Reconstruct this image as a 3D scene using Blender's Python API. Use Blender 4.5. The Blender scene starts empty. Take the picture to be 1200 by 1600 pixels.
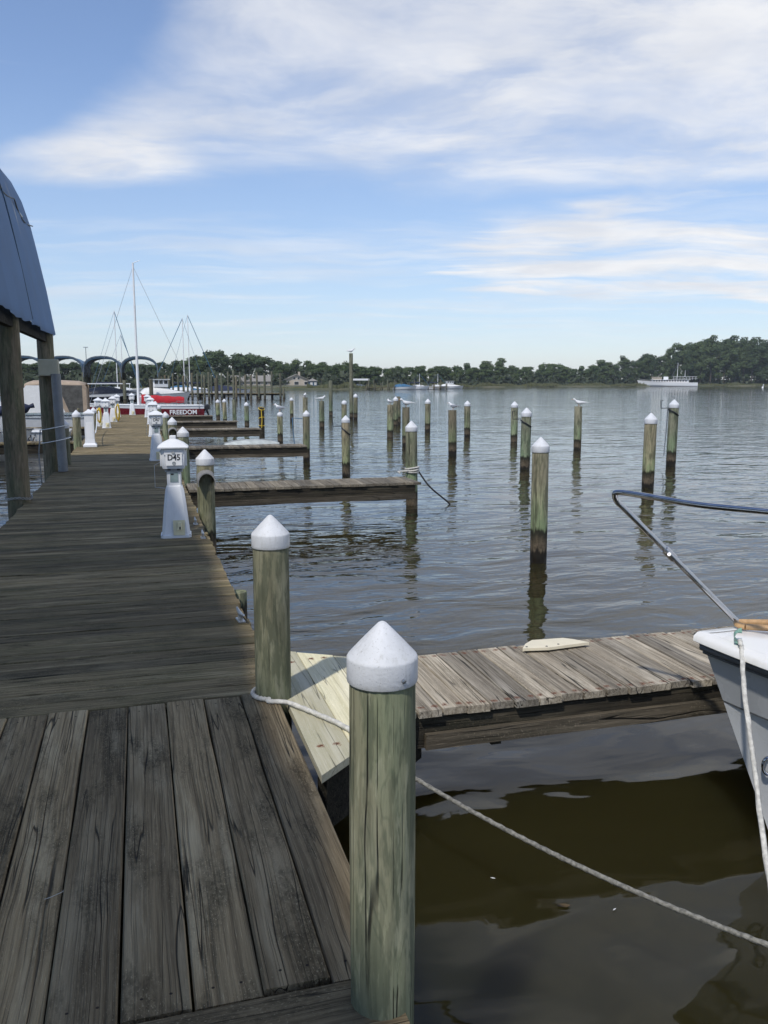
import bpy, bmesh, math, random
from mathutils import Vector, Matrix, Euler
R = math.radians
rnd = random.Random(7)

# ------------------------------------------------------------------ camera
F_PX, HOR, HC, DK = 1320., 597., 2.35, .65
TH = math.atan((800 - HOR) / F_PX)
YAW = math.atan(385 * math.cos(TH) / F_PX)
sc = bpy.context.scene
COL = sc.collection
cam_d = bpy.data.cameras.new('camera')
cam = bpy.data.objects.new('camera', cam_d)
COL.objects.link(cam)
cam.location = (0, 0, HC)
cam.rotation_euler = (math.pi / 2 - TH, 0, -YAW)
cam_d.sensor_fit = 'VERTICAL'
cam_d.sensor_height = 24.
cam_d.lens = 24. * F_PX / 1600.
cam_d.clip_start = .05
cam_d.clip_end = 6000
sc.camera = cam
sc.render.resolution_x, sc.render.resolution_y = 768, 1024

# ------------------------------------------------------------------ light
SUN_EL, SUN_AZ = R(53.6), math.atan2(-.70, -.72)      # azimuth measured from +Y towards +X
sun_dir = Vector((math.cos(SUN_EL) * math.sin(SUN_AZ), math.cos(SUN_EL) * math.cos(SUN_AZ), math.sin(SUN_EL)))
sl = bpy.data.lights.new('sun', 'SUN')
sl.energy = 2.8
sl.angle = R(1.6)
sl.color = (1, .955, .88)
so = bpy.data.objects.new('sun', sl)
COL.objects.link(so)
so.rotation_euler = (-sun_dir).to_track_quat('-Z', 'Y').to_euler()
so.location = (-20, -20, 30)
sc.view_settings.view_transform = 'Standard'
sc.view_settings.look = 'None'
sc.view_settings.gamma = 1
sc.view_settings.use_curve_mapping = False
sc.view_settings.exposure = 0.2
SKY_STRENGTH = .13


# ------------------------------------------------------------------ node helper
class NT:
    def __init__(s, tree):
        s.t = tree
        s.n = tree.nodes
        s.l = tree.links

    def new(s, typ, **kw):
        n = s.n.new(typ)
        for k, v in kw.items():
            setattr(n, k, v)
        return n

    def put(s, sock, v):
        if hasattr(v, 'node'):
            s.l.new(v, sock)
        elif v is not None:
            if hasattr(sock, 'default_value'):
                try:
                    n = len(sock.default_value)
                    if n == 4 and len(v) == 3:
                        v = (*v, 1)
                    sock.default_value = v
                except TypeError:
                    sock.default_value = v

    def m(s, op, a, b=None, c=None, clamp=False):
        n = s.new('ShaderNodeMath', operation=op, use_clamp=clamp)
        s.put(n.inputs[0], a)
        if b is not None: s.put(n.inputs[1], b)
        if c is not None: s.put(n.inputs[2], c)
        return n.outputs[0]

    def v(s, op, a, b=None):
        n = s.new('ShaderNodeVectorMath', operation=op)
        s.put(n.inputs[0], a)
        if b is not None: s.put(n.inputs[1], b)
        return n.outputs[0]

    def sep(s, a):
        n = s.new('ShaderNodeSeparateXYZ')
        s.put(n.inputs[0], a)
        return n.outputs

    def comb(s, x, y, z):
        n = s.new('ShaderNodeCombineXYZ')
        for i, q in enumerate((x, y, z)): s.put(n.inputs[i], q)
        return n.outputs[0]

    def noise(s, vec, scale=1, detail=3, rough=.5, dist=0, col=False):
        n = s.new('ShaderNodeTexNoise')
        s.put(n.inputs['Vector'], vec)
        s.put(n.inputs['Scale'], scale)
        s.put(n.inputs['Detail'], detail)
        s.put(n.inputs['Roughness'], rough)
        s.put(n.inputs['Distortion'], dist)
        return n.outputs['Color' if col else 'Fac']

    def ss(s, x, lo, hi, a=0., b=1.):
        n = s.new('ShaderNodeMapRange', interpolation_type='SMOOTHSTEP')
        s.put(n.inputs[0], x)
        s.put(n.inputs[1], lo); s.put(n.inputs[2], hi); s.put(n.inputs[3], a); s.put(n.inputs[4], b)
        return n.outputs[0]

    def mix(s, f, a, b, mode='MIX'):
        n = s.new('ShaderNodeMix', data_type='RGBA', blend_type=mode)
        s.put(n.inputs[0], f); s.put(n.inputs[6], a); s.put(n.inputs[7], b)
        return n.outputs[2]

    def bump(s, h, dist=.01, strength=1., normal=None):
        n = s.new('ShaderNodeBump')
        s.put(n.inputs['Strength'], strength)
        s.put(n.inputs['Distance'], dist)
        s.put(n.inputs['Height'], h)
        if normal is not None: s.put(n.inputs['Normal'], normal)
        return n.outputs[0]


# ------------------------------------------------------------------ world: sky with thin clouds
wd = bpy.data.worlds.new('World')
sc.world = wd
wd.use_nodes = True
wd.cycles.sampling_method = 'MANUAL'
wd.cycles.sample_map_resolution = 512
W = NT(wd.node_tree)
for n_ in list(W.n): W.n.remove(n_)
skyn = W.new('ShaderNodeTexSky', sky_type='NISHITA', sun_disc=False)
skyn.sun_elevation = SUN_EL
skyn.sun_rotation = SUN_AZ
skyn.altitude = 0
skyn.air_density = 1.0
skyn.dust_density = .25
skyn.ozone_density = 3.0
tc = W.new('ShaderNodeTexCoord').outputs['Generated']
dx, dy, dz = W.sep(tc)
zz = W.m('ADD', W.m('MAXIMUM', dz, 0.), .08)
# the cloud sheet as a flat layer overhead, axes turned with the wind
cw, sw = math.cos(YAW), math.sin(YAW)
qx = W.m('DIVIDE', W.m('SUBTRACT', W.m('MULTIPLY', dx, cw), W.m('MULTIPLY', dy, sw)), zz)
qy = W.m('DIVIDE', W.m('ADD', W.m('MULTIPLY', dx, sw), W.m('MULTIPLY', dy, cw)), zz)
q = W.comb(qx, qy, 0.)
warp = W.v('SCALE', W.v('SUBTRACT', W.noise(q, .9, 3, .55, col=True), (.5, .5, .5)), None)
warp.node.inputs['Scale'].default_value = .7
qw = W.v('ADD', q, warp)
n1 = W.noise(W.v('ADD', W.v('MULTIPLY', qw, (.62, .75, 1)), (5.6, 1.7, .4)), 1.0, 8, .6)
n2 = W.noise(W.v('ADD', W.v('MULTIPLY', qw, (.45, 1.9, 1)), (8.3, 2.2, .9)), 1.3, 6, .6)
# the broad sheet ends about three cloud heights out, with a blue hole on the land side
edge = W.ss(qy, 2.85, 3.75, 1., 0.)
hole = W.ss(W.m('ADD', qx, W.m('MULTIPLY', W.m('SUBTRACT', qy, 2.0), .62)), -1.0, -.2)
sheet = W.m('MULTIPLY', edge, hole)
wisp = W.m('MULTIPLY', W.ss(qy, 2.55, 2.9), W.ss(qx, -.95, -.55, 1., 0.))
wisp = W.m('MULTIPLY', wisp, W.ss(qy, 3.1, 3.35, 1., 0.))
d1 = W.ss(W.m('ADD', W.m('ADD', n1, W.m('SUBTRACT', W.m('MULTIPLY', sheet, .47), W.m('MULTIPLY', W.m('SUBTRACT', 1., hole), .30))), W.m('MULTIPLY', wisp, .36)), .58, 1.04)
# long low streaks nearer the horizon
stre = W.m('MULTIPLY', W.m('MULTIPLY', W.ss(qy, 3.3, 3.9), W.ss(qy, 5.0, 6.4, 1., 0.)), W.ss(qx, -.4, .9))
n3 = W.noise(W.v('ADD', W.v('MULTIPLY', qw, (.42, 1.55, 1)), (1.3, 5.2, 2.9)), 1.0, 6, .55)
d2 = W.m('MULTIPLY', W.ss(W.m('ADD', n3, W.m('MULTIPLY', stre, .27)), .63, .82), .95)
low = W.m('MULTIPLY', W.ss(n2, .42, .72), W.ss(qy, 2.6, 4.2))
n4 = W.noise(W.v('ADD', W.v('MULTIPLY', qw, (1.5, 2.3, 1)), (2.2, 7.7, 1.1)), 1., 7, .62)
d1 = W.m('MULTIPLY', d1, W.ss(n4, .34, .60, .45, 1.))
dens = W.m('MAXIMUM', W.m('MULTIPLY', d1, .93), W.m('MAXIMUM', d2, W.m('MULTIPLY', low, .42)), clamp=True)
# nothing below the horizon, thin veil close to it
dens = W.m('MULTIPLY', dens, W.ss(dz, .0, .09))
shade = W.noise(qw, 1.7, 5, .55)
ccol = W.mix(W.ss(shade, .3, .7), (5.2, 5.35, 5.7), (6.5, 6.5, 6.55))
skyc = W.mix(1., skyn.outputs[0], (1.0, .98, 1.05), 'MULTIPLY')
skyc = W.mix(W.ss(dz, .04, .34, .42, .06), skyc, (3.1, 3.85, 4.9))
full = W.mix(dens, skyc, ccol)
bg = W.new('ShaderNodeBackground')
W.put(bg.inputs[0], full)
bg.inputs[1].default_value = SKY_STRENGTH
wo = W.new('ShaderNodeOutputWorld')
W.l.new(bg.outputs[0], wo.inputs[0])


# ------------------------------------------------------------------ pixel -> place, used once to find where things stand
def ray(x, y):
    a = (x - 600) / F_PX
    b = (y - 800) / F_PX
    f = math.cos(TH) - b * math.sin(TH)
    d = math.sin(TH) + b * math.cos(TH)
    return Vector((a * math.cos(YAW) + f * math.sin(YAW), -a * math.sin(YAW) + f * math.cos(YAW), -d))


def at(x, y, z=0.):
    r = ray(x, y)
    t = (z - HC) / r.z
    return Vector((r.x * t, r.y * t, z))


def atd(x, d):
    """ground point in the direction of column x at distance d"""
    r = ray(x, HOR)
    r.z = 0
    r.normalize()
    return r * d


def topz(x, y, p):
    r = ray(x, y)
    return HC + r.z * math.hypot(p[0], p[1]) / math.hypot(r.x, r.y)


def ppm(p):
    """metres per pixel of the photograph at place p"""
    return (p[0] * math.sin(YAW) + p[1] * math.cos(YAW)) / (F_PX * math.cos(TH))


# ------------------------------------------------------------------ materials
MATS = {}


def mat(name):
    m = bpy.data.materials.new(name)
    m.use_nodes = True
    t = NT(m.node_tree)
    b = t.n['Principled BSDF']
    MATS[name] = m
    return m, t, b


def plain(name, col, rough=.5, metal=0., var=.12, scale=6., bump=0., spec=.5, dirt=None):
    """painted / moulded surface with slight unevenness of tone and gloss"""
    m, t, b = mat(name)
    oc = t.new('ShaderNodeTexCoord').outputs['Object']
    rn = t.new('ShaderNodeObjectInfo').outputs['Random']
    oc = t.v('ADD', oc, t.comb(t.m('MULTIPLY', rn, 37.), t.m('MULTIPLY', rn, 11.), 0.))
    n = t.noise(oc, scale, 5, .6)
    dark = tuple(c * (1 - var * 2) for c in col)
    lite = tuple(min(1, c * (1 + var * .6)) for c in col)
    c = t.mix(t.ss(n, .3, .7), dark, lite)
    if dirt:
        n2 = t.noise(t.v('MULTIPLY', oc, (1, 1, .35)), scale * 1.9, 6, .65)
        c = t.mix(t.m('MULTIPLY', t.ss(n2, .55, .78), .75), c, dirt)
    t.put(b.inputs['Base Color'], c)
    t.put(b.inputs['Roughness'], t.ss(n, .2, .8, max(0, rough - .1), min(1, rough + .12)))
    b.inputs['Metallic'].default_value = metal
    b.inputs['Specular IOR Level'].default_value = spec
    if bump:
        t.put(b.inputs['Normal'], t.bump(t.noise(oc, scale * 12, 3, .5), bump))
    return m


def wood(name, base, light, dark, mould=(.02, .022, .014), mould_amt=.6, nail=None, rust=0., green=0., crack=1., streak=.6):
    """weathered board, grain along local X"""
    m, t, b = mat(name)
    oc0 = t.new('ShaderNodeTexCoord').outputs['Object']
    rn = t.new('ShaderNodeObjectInfo').outputs['Random']
    off = t.comb(t.m('MULTIPLY', rn, 91.), t.m('MULTIPLY', rn, 47.), t.m('MULTIPLY', rn, 13.))
    oc = t.v('ADD', oc0, off)
    wv = t.v('ADD', oc, t.v('MULTIPLY', t.noise(oc, 1.6, 2, .5, col=True), (0., .03, .02)))
    grain = t.noise(t.v('MULTIPLY', wv, (1.6, 75., 40.)), 1., 5, .62)
    fine = t.noise(t.v('MULTIPLY', wv, (9., 260., 120.)), 1., 3, .6)
    coarse = t.noise(t.v('MULTIPLY', wv, (1.1, 9., 9.)), 1., 4, .6)
    c = t.mix(t.ss(grain, .28, .72), dark, base)
    c = t.mix(t.m('MULTIPLY', t.ss(coarse, .45, .75), .8), c, light)
    c = t.mix(t.m('MULTIPLY', t.ss(fine, .58, .75), .55), c, tuple(x * 1.35 for x in light))
    stk = t.noise(t.v('MULTIPLY', wv, (1.2, 130., 60.)), 1., 2, .5)
    c = t.mix(t.m('MULTIPLY', t.ss(stk, .56, .66), streak), c, tuple(x * .45 for x in dark))
    # lichen and mould patches
    mp = t.noise(t.v('MULTIPLY', oc, (2.2, 7., 7.)), 1., 6, .68)
    spk = t.noise(t.v('MULTIPLY', oc, (40., 60., 40.)), 1., 3, .7)
    mm = t.m('MULTIPLY', t.ss(mp, .46, .66), t.ss(spk, .35, .6, .45, 1.))
    c = t.mix(t.m('MULTIPLY', mm, mould_amt), c, mould)
    fl = t.noise(t.v('MULTIPLY', oc, (95., 190., 90.)), 1., 2, .6)
    c = t.mix(t.m('MULTIPLY', t.m('MULTIPLY', t.ss(fl, .6, .7), t.ss(mp, .4, .6)), .45), c, tuple(min(1, x * 1.5) for x in light))
    if green:
        gp = t.noise(oc, 1.3, 4, .6)
        c = t.mix(t.m('MULTIPLY', t.ss(gp, .42, .7), green), c, (.075, .085, .03))
    # per board tone
    c = t.mix(1., c, t.mix(rn, (.62, .62, .63), (1.25, 1.22, 1.17)), 'MULTIPLY')
    # long drying cracks
    ck = t.noise(t.v('MULTIPLY', wv, (.55, 22., 10.)), 1., 1.2, .4)
    line = t.m('SUBTRACT', 1., t.ss(t.m('ABSOLUTE', t.m('SUBTRACT', ck, .5)), .0, .012))
    line = t.m('MULTIPLY', line, t.ss(coarse, .4, .55))
    c = t.mix(t.m('MULTIPLY', line, .85 * crack), c, (.008, .007, .006))
    if nail:
        ox, oy, oz = t.sep(oc0)
        ax = t.m('SUBTRACT', t.m('ABSOLUTE', ox), nail)
        ay = t.m('SUBTRACT', t.m('ABSOLUTE', oy), .04)
        d = t.m('SQRT', t.m('ADD', t.m('MULTIPLY', ax, ax), t.m('MULTIPLY', ay, ay)))
        if rust:
            rr = t.m('ADD', d, t.m('MULTIPLY', t.m('SUBTRACT', t.noise(oc, 55., 4, .7), .5), .07))
            c = t.mix(t.m('MULTIPLY', t.ss(rr, .006, .024, 1., 0.), rust), c, (.15, .038, .012))
        c = t.mix(t.ss(d, .0035, .006, .9, 0.), c, (.02, .012, .01))
    t.put(b.inputs['Base Color'], c)
    b.inputs['Roughness'].default_value = .88
    b.inputs['Specular IOR Level'].default_value = .25
    h = t.m('SUBTRACT', t.m('ADD', t.m('MULTIPLY', grain, .6), t.m('MULTIPLY', fine, .4)), t.m('MULTIPLY', line, 1.6 * crack))
    h = t.m('SUBTRACT', h, t.m('MULTIPLY', t.ss(stk, .55, .68), .8 * streak))
    t.put(b.inputs['Normal'], t.bump(h, .006))
    return m


def pile_mat(name, hi, lo, streak, tide=.36, tidecol=(.07, .055, .036), wet=(.016, .013, .009)):
    m, t, b = mat(name)
    oc0 = t.new('ShaderNodeTexCoord').outputs['Object']
    pos = t.new('ShaderNodeNewGeometry').outputs['Position']
    rn = t.new('ShaderNodeObjectInfo').outputs['Random']
    px_, py_, pz = t.sep(pos)
    oc = t.v('ADD', oc0, t.comb(t.m('MULTIPLY', rn, 53.), t.m('MULTIPLY', rn, 29.), t.m('MULTIPLY', rn, 17.)))
    wv = t.v('ADD', oc, t.v('MULTIPLY', t.noise(t.v('MULTIPLY', oc, (1, 1, .4)), 3.5, 2, .5, col=True), (.03, .03, 0.)))
    grain = t.noise(t.v('MULTIPLY', wv, (42., 42., 1.6)), 1., 5, .62)
    bl = t.noise(t.v('MULTIPLY', wv, (7., 7., 1.7)), 1., 5, .6)
    ring = t.noise(t.v('MULTIPLY', wv, (11., 11., 2.6)), 1., 2, .5)
    c = t.mix(t.ss(pz, .45, 1.2), lo, hi)
    c = t.mix(t.m('MULTIPLY', t.ss(bl, .42, .66), .62), c, streak)
    c = t.mix(t.m('MULTIPLY', t.ss(grain, .5, .72), .45), c, tuple(x * .38 for x in hi))
    c = t.mix(t.m('MULTIPLY', t.ss(grain, .48, .28), .3), c, tuple(min(1, x * 1.5) for x in hi))
    # cathedral figure: dark wavy bands
    rg = t.m('ABSOLUTE', t.m('SUBTRACT', t.m('FRACT', t.m('MULTIPLY', ring, 7.)), .5))
    c = t.mix(t.m('MULTIPLY', t.m('MULTIPLY', t.ss(rg, .0, .13, 1., 0.), t.ss(bl, .35, .6)), .4), c, (.05, .065, .045))
    grn = t.noise(t.v('MULTIPLY', oc, (4., 4., 1.2)), 1., 4, .6)
    c = t.mix(t.m('MULTIPLY', t.ss(grn, .46, .68), .4), c, (.112, .152, .097))
    dk = t.noise(t.v('MULTIPLY', wv, (11., 11., 1.9)), 1., 5, .62)
    c = t.mix(t.m('MULTIPLY', t.ss(dk, .49, .56), .62), c, (.062, .072, .052))
    dk2 = t.noise(t.v('MULTIPLY', wv, (30., 30., 4.)), 1., 5, .65)
    c = t.mix(t.m('MULTIPLY', t.ss(dk2, .54, .60), .33), c, (.05, .055, .04))
    c = t.mix(t.m('MULTIPLY', t.ss(dk2, .44, .36), .35), c, tuple(min(1, x * 1.25) for x in streak))
    c = t.mix(1., c, t.mix(rn, (.80, .80, .77), (1.32, 1.29, 1.2)), 'MULTIPLY')
    rn2 = t.m('FRACT', t.m('MULTIPLY', rn, 7.31))
    c = t.mix(1., c, t.mix(rn2, (1.12, .98, .86), (.96, 1.03, .97)), 'MULTIPLY')
    ck = t.noise(t.v('MULTIPLY', wv, (15., 15., .30)), 1., 1, .4)
    line = t.m('SUBTRACT', 1., t.ss(t.m('ABSOLUTE', t.m('SUBTRACT', ck, .5)), .0, .009))
    line = t.m('MULTIPLY', line, t.ss(t.noise(oc, 3.2, 2), .46, .58))
    c = t.mix(t.m('MULTIPLY', line, .9), c, (.008, .008, .006))
    # tide mark: weed and silt below the high water line, ragged upper edge
    zed = t.m('ADD', pz, t.m('MULTIPLY', t.m('SUBTRACT', t.noise(t.v('MULTIPLY', oc, (28., 28., 3.)), 1., 4, .6), .5), .26))
    zed = t.m('ADD', zed, t.m('MULTIPLY', t.m('SUBTRACT', t.m('FRACT', t.m('MULTIPLY', rn, 13.7)), .5), .22))
    mud = t.mix(t.ss(t.noise(oc, 26., 4, .65), .35, .65), tidecol, tuple(x * 1.9 for x in tidecol))
    c = t.mix(t.ss(zed, tide - .04, tide + .03, 1., 0.), c, (.022, .022, .014))
    c = t.mix(t.ss(zed, tide - .22, tide - .02, 1., 0.), c, mud)
    c = t.mix(t.ss(zed, .05, .1, 1., 0.), c, wet)
    t.put(b.inputs['Base Color'], c)
    t.put(b.inputs['Roughness'], t.ss(pz, .03, .14, .3, .85))
    b.inputs['Specular IOR Level'].default_value = .3
    h = t.m('SUBTRACT', grain, t.m('MULTIPLY', line, 2.2))
    t.put(b.inputs['Normal'], t.bump(h, .005))
    return m


M_DECK = wood('deck wood', (.285, .225, .126), (.435, .358, .217), (.124, .096, .053), mould=(.04, .036, .018), mould_amt=.66, nail=1.04, green=.3)
M_LONG = wood('broad plank wood', (.37, .282, .16), (.51, .418, .262), (.173, .128, .072), mould=(.06, .047, .024), mould_amt=.78, nail=1.08, streak=.42)
M_FING2 = wood('grey finger wood', (.26, .228, .175), (.36, .325, .26), (.13, .112, .085), mould=(.08, .07, .05), mould_amt=.55, nail=.40)
M_FING = wood('finger wood', (.40, .352, .275), (.55, .50, .41), (.18, .153, .115), mould=(.12, .105, .08), mould_amt=.45, nail=.40, rust=.7, streak=.4)
M_NEWB = wood('pale new board', (.70, .66, .48), (.78, .75, .6), (.58, .54, .36), mould=(.46, .46, .30), mould_amt=.4, nail=.62, rust=.95, crack=.6, streak=.1)
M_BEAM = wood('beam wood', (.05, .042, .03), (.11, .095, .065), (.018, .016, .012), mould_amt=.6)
M_WALE = wood('silted wale wood', (.13, .11, .08), (.21, .18, .135), (.06, .05, .036), mould_amt=.4, streak=.3)
M_PILE = pile_mat('piling wood', (.205, .198, .155), (.20, .265, .165), (.29, .28, .22))
M_PILEN = pile_mat('near piling wood', (.185, .175, .128), (.14, .16, .105), (.27, .262, .212))
M_PDRY = pile_mat('grey brown post wood', (.135, .126, .103), (.115, .11, .088), (.19, .178, .148))
m, t, b = mat('white piling cap')
oc = t.new('ShaderNodeTexCoord').outputs['Object']
rn = t.new('ShaderNodeObjectInfo').outputs['Random']
og = t.v('ADD', oc, t.comb(t.m('MULTIPLY', rn, 41.), t.m('MULTIPLY', rn, 23.), 0.))
gz = t.sep(oc)[2]
c = t.mix(t.ss(t.noise(og, 14., 5, .6), .3, .7), (.60, .61, .62), (.69, .70, .715))
c = t.mix(t.m('MULTIPLY', t.ss(t.noise(t.v('MULTIPLY', og, (60., 60., 7.)), 1., 4, .6), .52, .74), .5), c, (.43, .43, .41))
c = t.mix(t.m('MULTIPLY', t.ss(t.noise(og, 190., 2, .6), .64, .72), .55), c, (.22, .21, .19))
c = t.mix(t.m('MULTIPLY', t.ss(t.m('ADD', gz, t.m('MULTIPLY', t.noise(og, 30., 4, .6), .03)), .012, .034, 1., 0.), .55), c, (.36, .36, .33))
t.put(b.inputs['Base Color'], c)
b.inputs['Roughness'].default_value = .58
b.inputs['Specular IOR Level'].default_value = .35
t.put(b.inputs['Normal'], t.bump(t.noise(og, 120., 4, .6), .0012))
M_CAP = m
M_PED = plain('white pedestal plastic', (.76, .77, .78), .4, var=.03, scale=5, dirt=(.58, .58, .56))
M_SIGN = plain('white sign plate', (.85, .85, .84), .35, var=.02)
M_INK = plain('black lettering', (.025, .025, .028), .5, var=.05)
M_GREYP = plain('grey plastic', (.33, .35, .36), .45)
M_METER = plain('meter glass', (.28, .36, .36), .12, var=.1)
M_BEIGE = plain('beige outlet plastic', (.72, .66, .43), .4, var=.06)
M_BEIGE2 = plain('tan metal box', (.46, .44, .33), .45, var=.05)
M_DARKP = plain('black plastic', (.02, .02, .022), .4)
M_YEL = plain('yellow hose', (.75, .52, .04), .45)
M_FLAP = plain('grey rubber pipe', (.25, .245, .235), .6, var=.15)
M_GALV = plain('galvanised metal', (.42, .44, .46), .38, metal=.85, var=.15, scale=20)
M_PIPE = plain('grey conduit', (.17, .185, .205), .35, metal=.25, var=.1)
M_STEEL = plain('polished stainless steel', (.50, .50, .51), .14, metal=1., var=.04, scale=30)
M_GEL = plain('white gelcoat', (.78, .77, .74), .22, var=.02, scale=3, dirt=(.66, .64, .58))
M_HULLG = plain('grey topsides', (.47, .48, .485), .28, var=.05, scale=2.5, dirt=(.38, .38, .36))
M_HULLL = plain('pale lower hull', (.60, .61, .61), .28, var=.05, scale=2.5, dirt=(.46, .46, .43))
M_RUB = plain('dark rubber rub rail', (.11, .115, .12), .5)
M_BLACK = plain('black hull paint', (.012, .013, .018), .2)
M_NAVY = plain('navy canvas', (.012, .02, .055), .75, var=.2)
M_TEAK = plain('varnished wood', (.55, .34, .16), .35, var=.15, scale=20)
M_TEAKD = plain('brown leaf', (.09, .06, .025), .7)
M_GRNP = plain('green chafe guard', (.22, .42, .31), .25, var=.1)
M_RED = plain('dark red hull paint', (.17, .012, .02), .3, var=.06)
M_REDC = plain('red canvas', (.46, .012, .022), .75, var=.12)
M_WHITE = plain('white paint', (.80, .80, .79), .35, var=.03)
M_TANC = plain('tan canvas', (.40, .31, .225), .8, var=.1)
M_SMOKE = plain('smoked window vinyl', (.10, .095, .085), .18, var=.2)
M_GLASS = plain('dark boat glass', (.03, .035, .04), .08, var=.2)
M_TARP = plain('blue grey tarpaulin', (.25, .37, .56), .68, var=.1, scale=1.3)
nt = NT(M_TARP.node_tree)
bs = nt.n['Principled BSDF']
tl = nt.new('ShaderNodeBsdfTranslucent')
tl.inputs[0].default_value = (.25, .37, .56, 1)
mx_ = nt.new('ShaderNodeMixShader')
mx_.inputs[0].default_value = .5
nt.l.new(bs.outputs[0], mx_.inputs[1]); nt.l.new(tl.outputs[0], mx_.inputs[2])
nt.l.new(mx_.outputs[0], nt.n['Material Output'].inputs['Surface'])
M_TARPV = plain('faded dark blue valance', (.04, .095, .15), .6)
M_TARPB = plain('bright blue tarpaulin', (.045, .15, .27), .45, var=.12, scale=1.5)
M_ROOFG = plain('grey shingles', (.26, .245, .22), .8, var=.15, scale=3)
M_SIDING = plain('beige siding', (.50, .43, .34), .75, var=.06, scale=2)
M_SIDW = plain('pale siding', (.66, .64, .6), .7, var=.05, scale=2)
M_ROPE = plain('white rope', (.62, .6, .54), .8, var=.15, scale=40, dirt=(.36, .34, .28), bump=.0015)
M_ROPEG = plain('grey braided rope', (.25, .24, .205), .85, var=.3, scale=60, dirt=(.12, .12, .1), bump=.0015)
M_ROPEK = plain('black line', (.02, .02, .02), .7)
M_CREAM = plain('cream painted board', (.74, .67, .50), .55, var=.04)
M_GULLW = plain('white feathers', (.78, .78, .77), .8, var=.04)
M_GULLG = plain('grey wing feathers', (.27, .29, .32), .8, var=.06)
M_GULLK = plain('black feathers', (.03, .03, .03), .8)
M_BILL = plain('orange bill', (.5, .2, .04), .5)
M_BARK = plain('bark', (.09, .075, .058), .9, var=.25)


def leaf_mat(name, a, b_, tr=.25):
    m, t, b = mat(name)
    g = t.new('ShaderNodeNewGeometry')
    oc = t.new('ShaderNodeTexCoord').outputs['Object']
    rn = t.new('ShaderNodeObjectInfo').outputs['Random']
    n = t.noise(oc, .55, 3, .6)
    c = t.mix(t.m('ADD', t.m('MULTIPLY', t.ss(n, .3, .7), .65), t.m('MULTIPLY', g.outputs['Random Per Island'], .35)), a, b_)
    c = t.mix(1., c, t.mix(rn, (.72, .78, .78), (1.2, 1.15, 1.05)), 'MULTIPLY')
    t.put(b.inputs['Base Color'], c)
    b.inputs['Roughness'].default_value = .65
    b.inputs['Specular IOR Level'].default_value = .25
    return m


M_LEAF = leaf_mat('broad leaves', (.042, .068, .025), (.095, .135, .048))
M_LEAFD = leaf_mat('dark needles', (.035, .058, .025), (.08, .115, .045))
M_GRASS = leaf_mat('marsh grass', (.095, .105, .045), (.155, .15, .07))
M_SHRUB = leaf_mat('shrub leaves', (.024, .036, .02), (.05, .064, .032))

m, t, b = mat('shore soil')
oc = t.new('ShaderNodeTexCoord').outputs['Object']
t.put(b.inputs['Base Color'], t.mix(t.ss(t.noise(oc, .08, 6, .65), .35, .65), (.05, .062, .028), (.11, .105, .06)))
b.inputs['Roughness'].default_value = .95
M_SOIL = m

# water: murky olive brown under a rippled, reflecting surface
m, t, b = mat('river water')
pos = t.new('ShaderNodeNewGeometry').outputs['Position']
wx, wy, wz = t.sep(pos)
p2 = t.comb(wx, wy, 0.)
wp = t.v('ADD', p2, t.v('MULTIPLY', t.noise(p2, .55, 2, .5, col=True), (.9, .9, 0.)))
swell = t.noise(t.v('MULTIPLY', wp, (.55, 1.15, 1)), 1., 2, .45)
rip = t.noise(t.v('MULTIPLY', wp, (1.05, 2.5, 1)), 1., 3, .48)
med = t.noise(t.v('MULTIPLY', wp, (1.5, 2.1, 1)), 1., 1, .4)
fin = t.noise(t.v('MULTIPLY', wp, (5., 10., 1)), 1., 2, .5)
patch = t.ss(t.noise(t.v('MULTIPLY', p2, (.05, .12, 1)), 1., 3, .5), .35, .65, .55, 1.15)
# the slip beside the dock is sheltered, the river beyond it is ruffled
open_ = t.ss(wy, 3.6, 9.5, 0., 1.)
amp_r = t.m('MULTIPLY', t.m('ADD', t.m('MULTIPLY', open_, .028), .010), patch)
amp_f = t.m('MULTIPLY', t.m('MULTIPLY', open_, .0045), patch)
h = t.m('ADD', t.m('MULTIPLY', swell, t.m('ADD', t.m('MULTIPLY', open_, .012), .034)),
        t.m('ADD', t.m('MULTIPLY', rip, amp_r), t.m('ADD', t.m('MULTIPLY', med, t.ss(wy, 3.6, 9.5, .03, .0)), t.m('MULTIPLY', fin, amp_f))))
t.put(b.inputs['Normal'], t.bump(h, 1.))
t.put(b.inputs['Base Color'], t.mix(t.noise(p2, .35, 4, .6), (.018, .0155, .0052), (.026, .023, .009)))
b.inputs['Roughness'].default_value = .035
b.inputs['IOR'].default_value = 1.37
b.subsurface_method = 'BURLEY'
b.inputs['Subsurface Weight'].default_value = 1.
b.inputs['Subsurface Radius'].default_value = (.7, .55, .25)
b.inputs['Subsurface Scale'].default_value = 1.
b.inputs['Specular IOR Level'].default_value = .5
M_WATER = m


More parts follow.
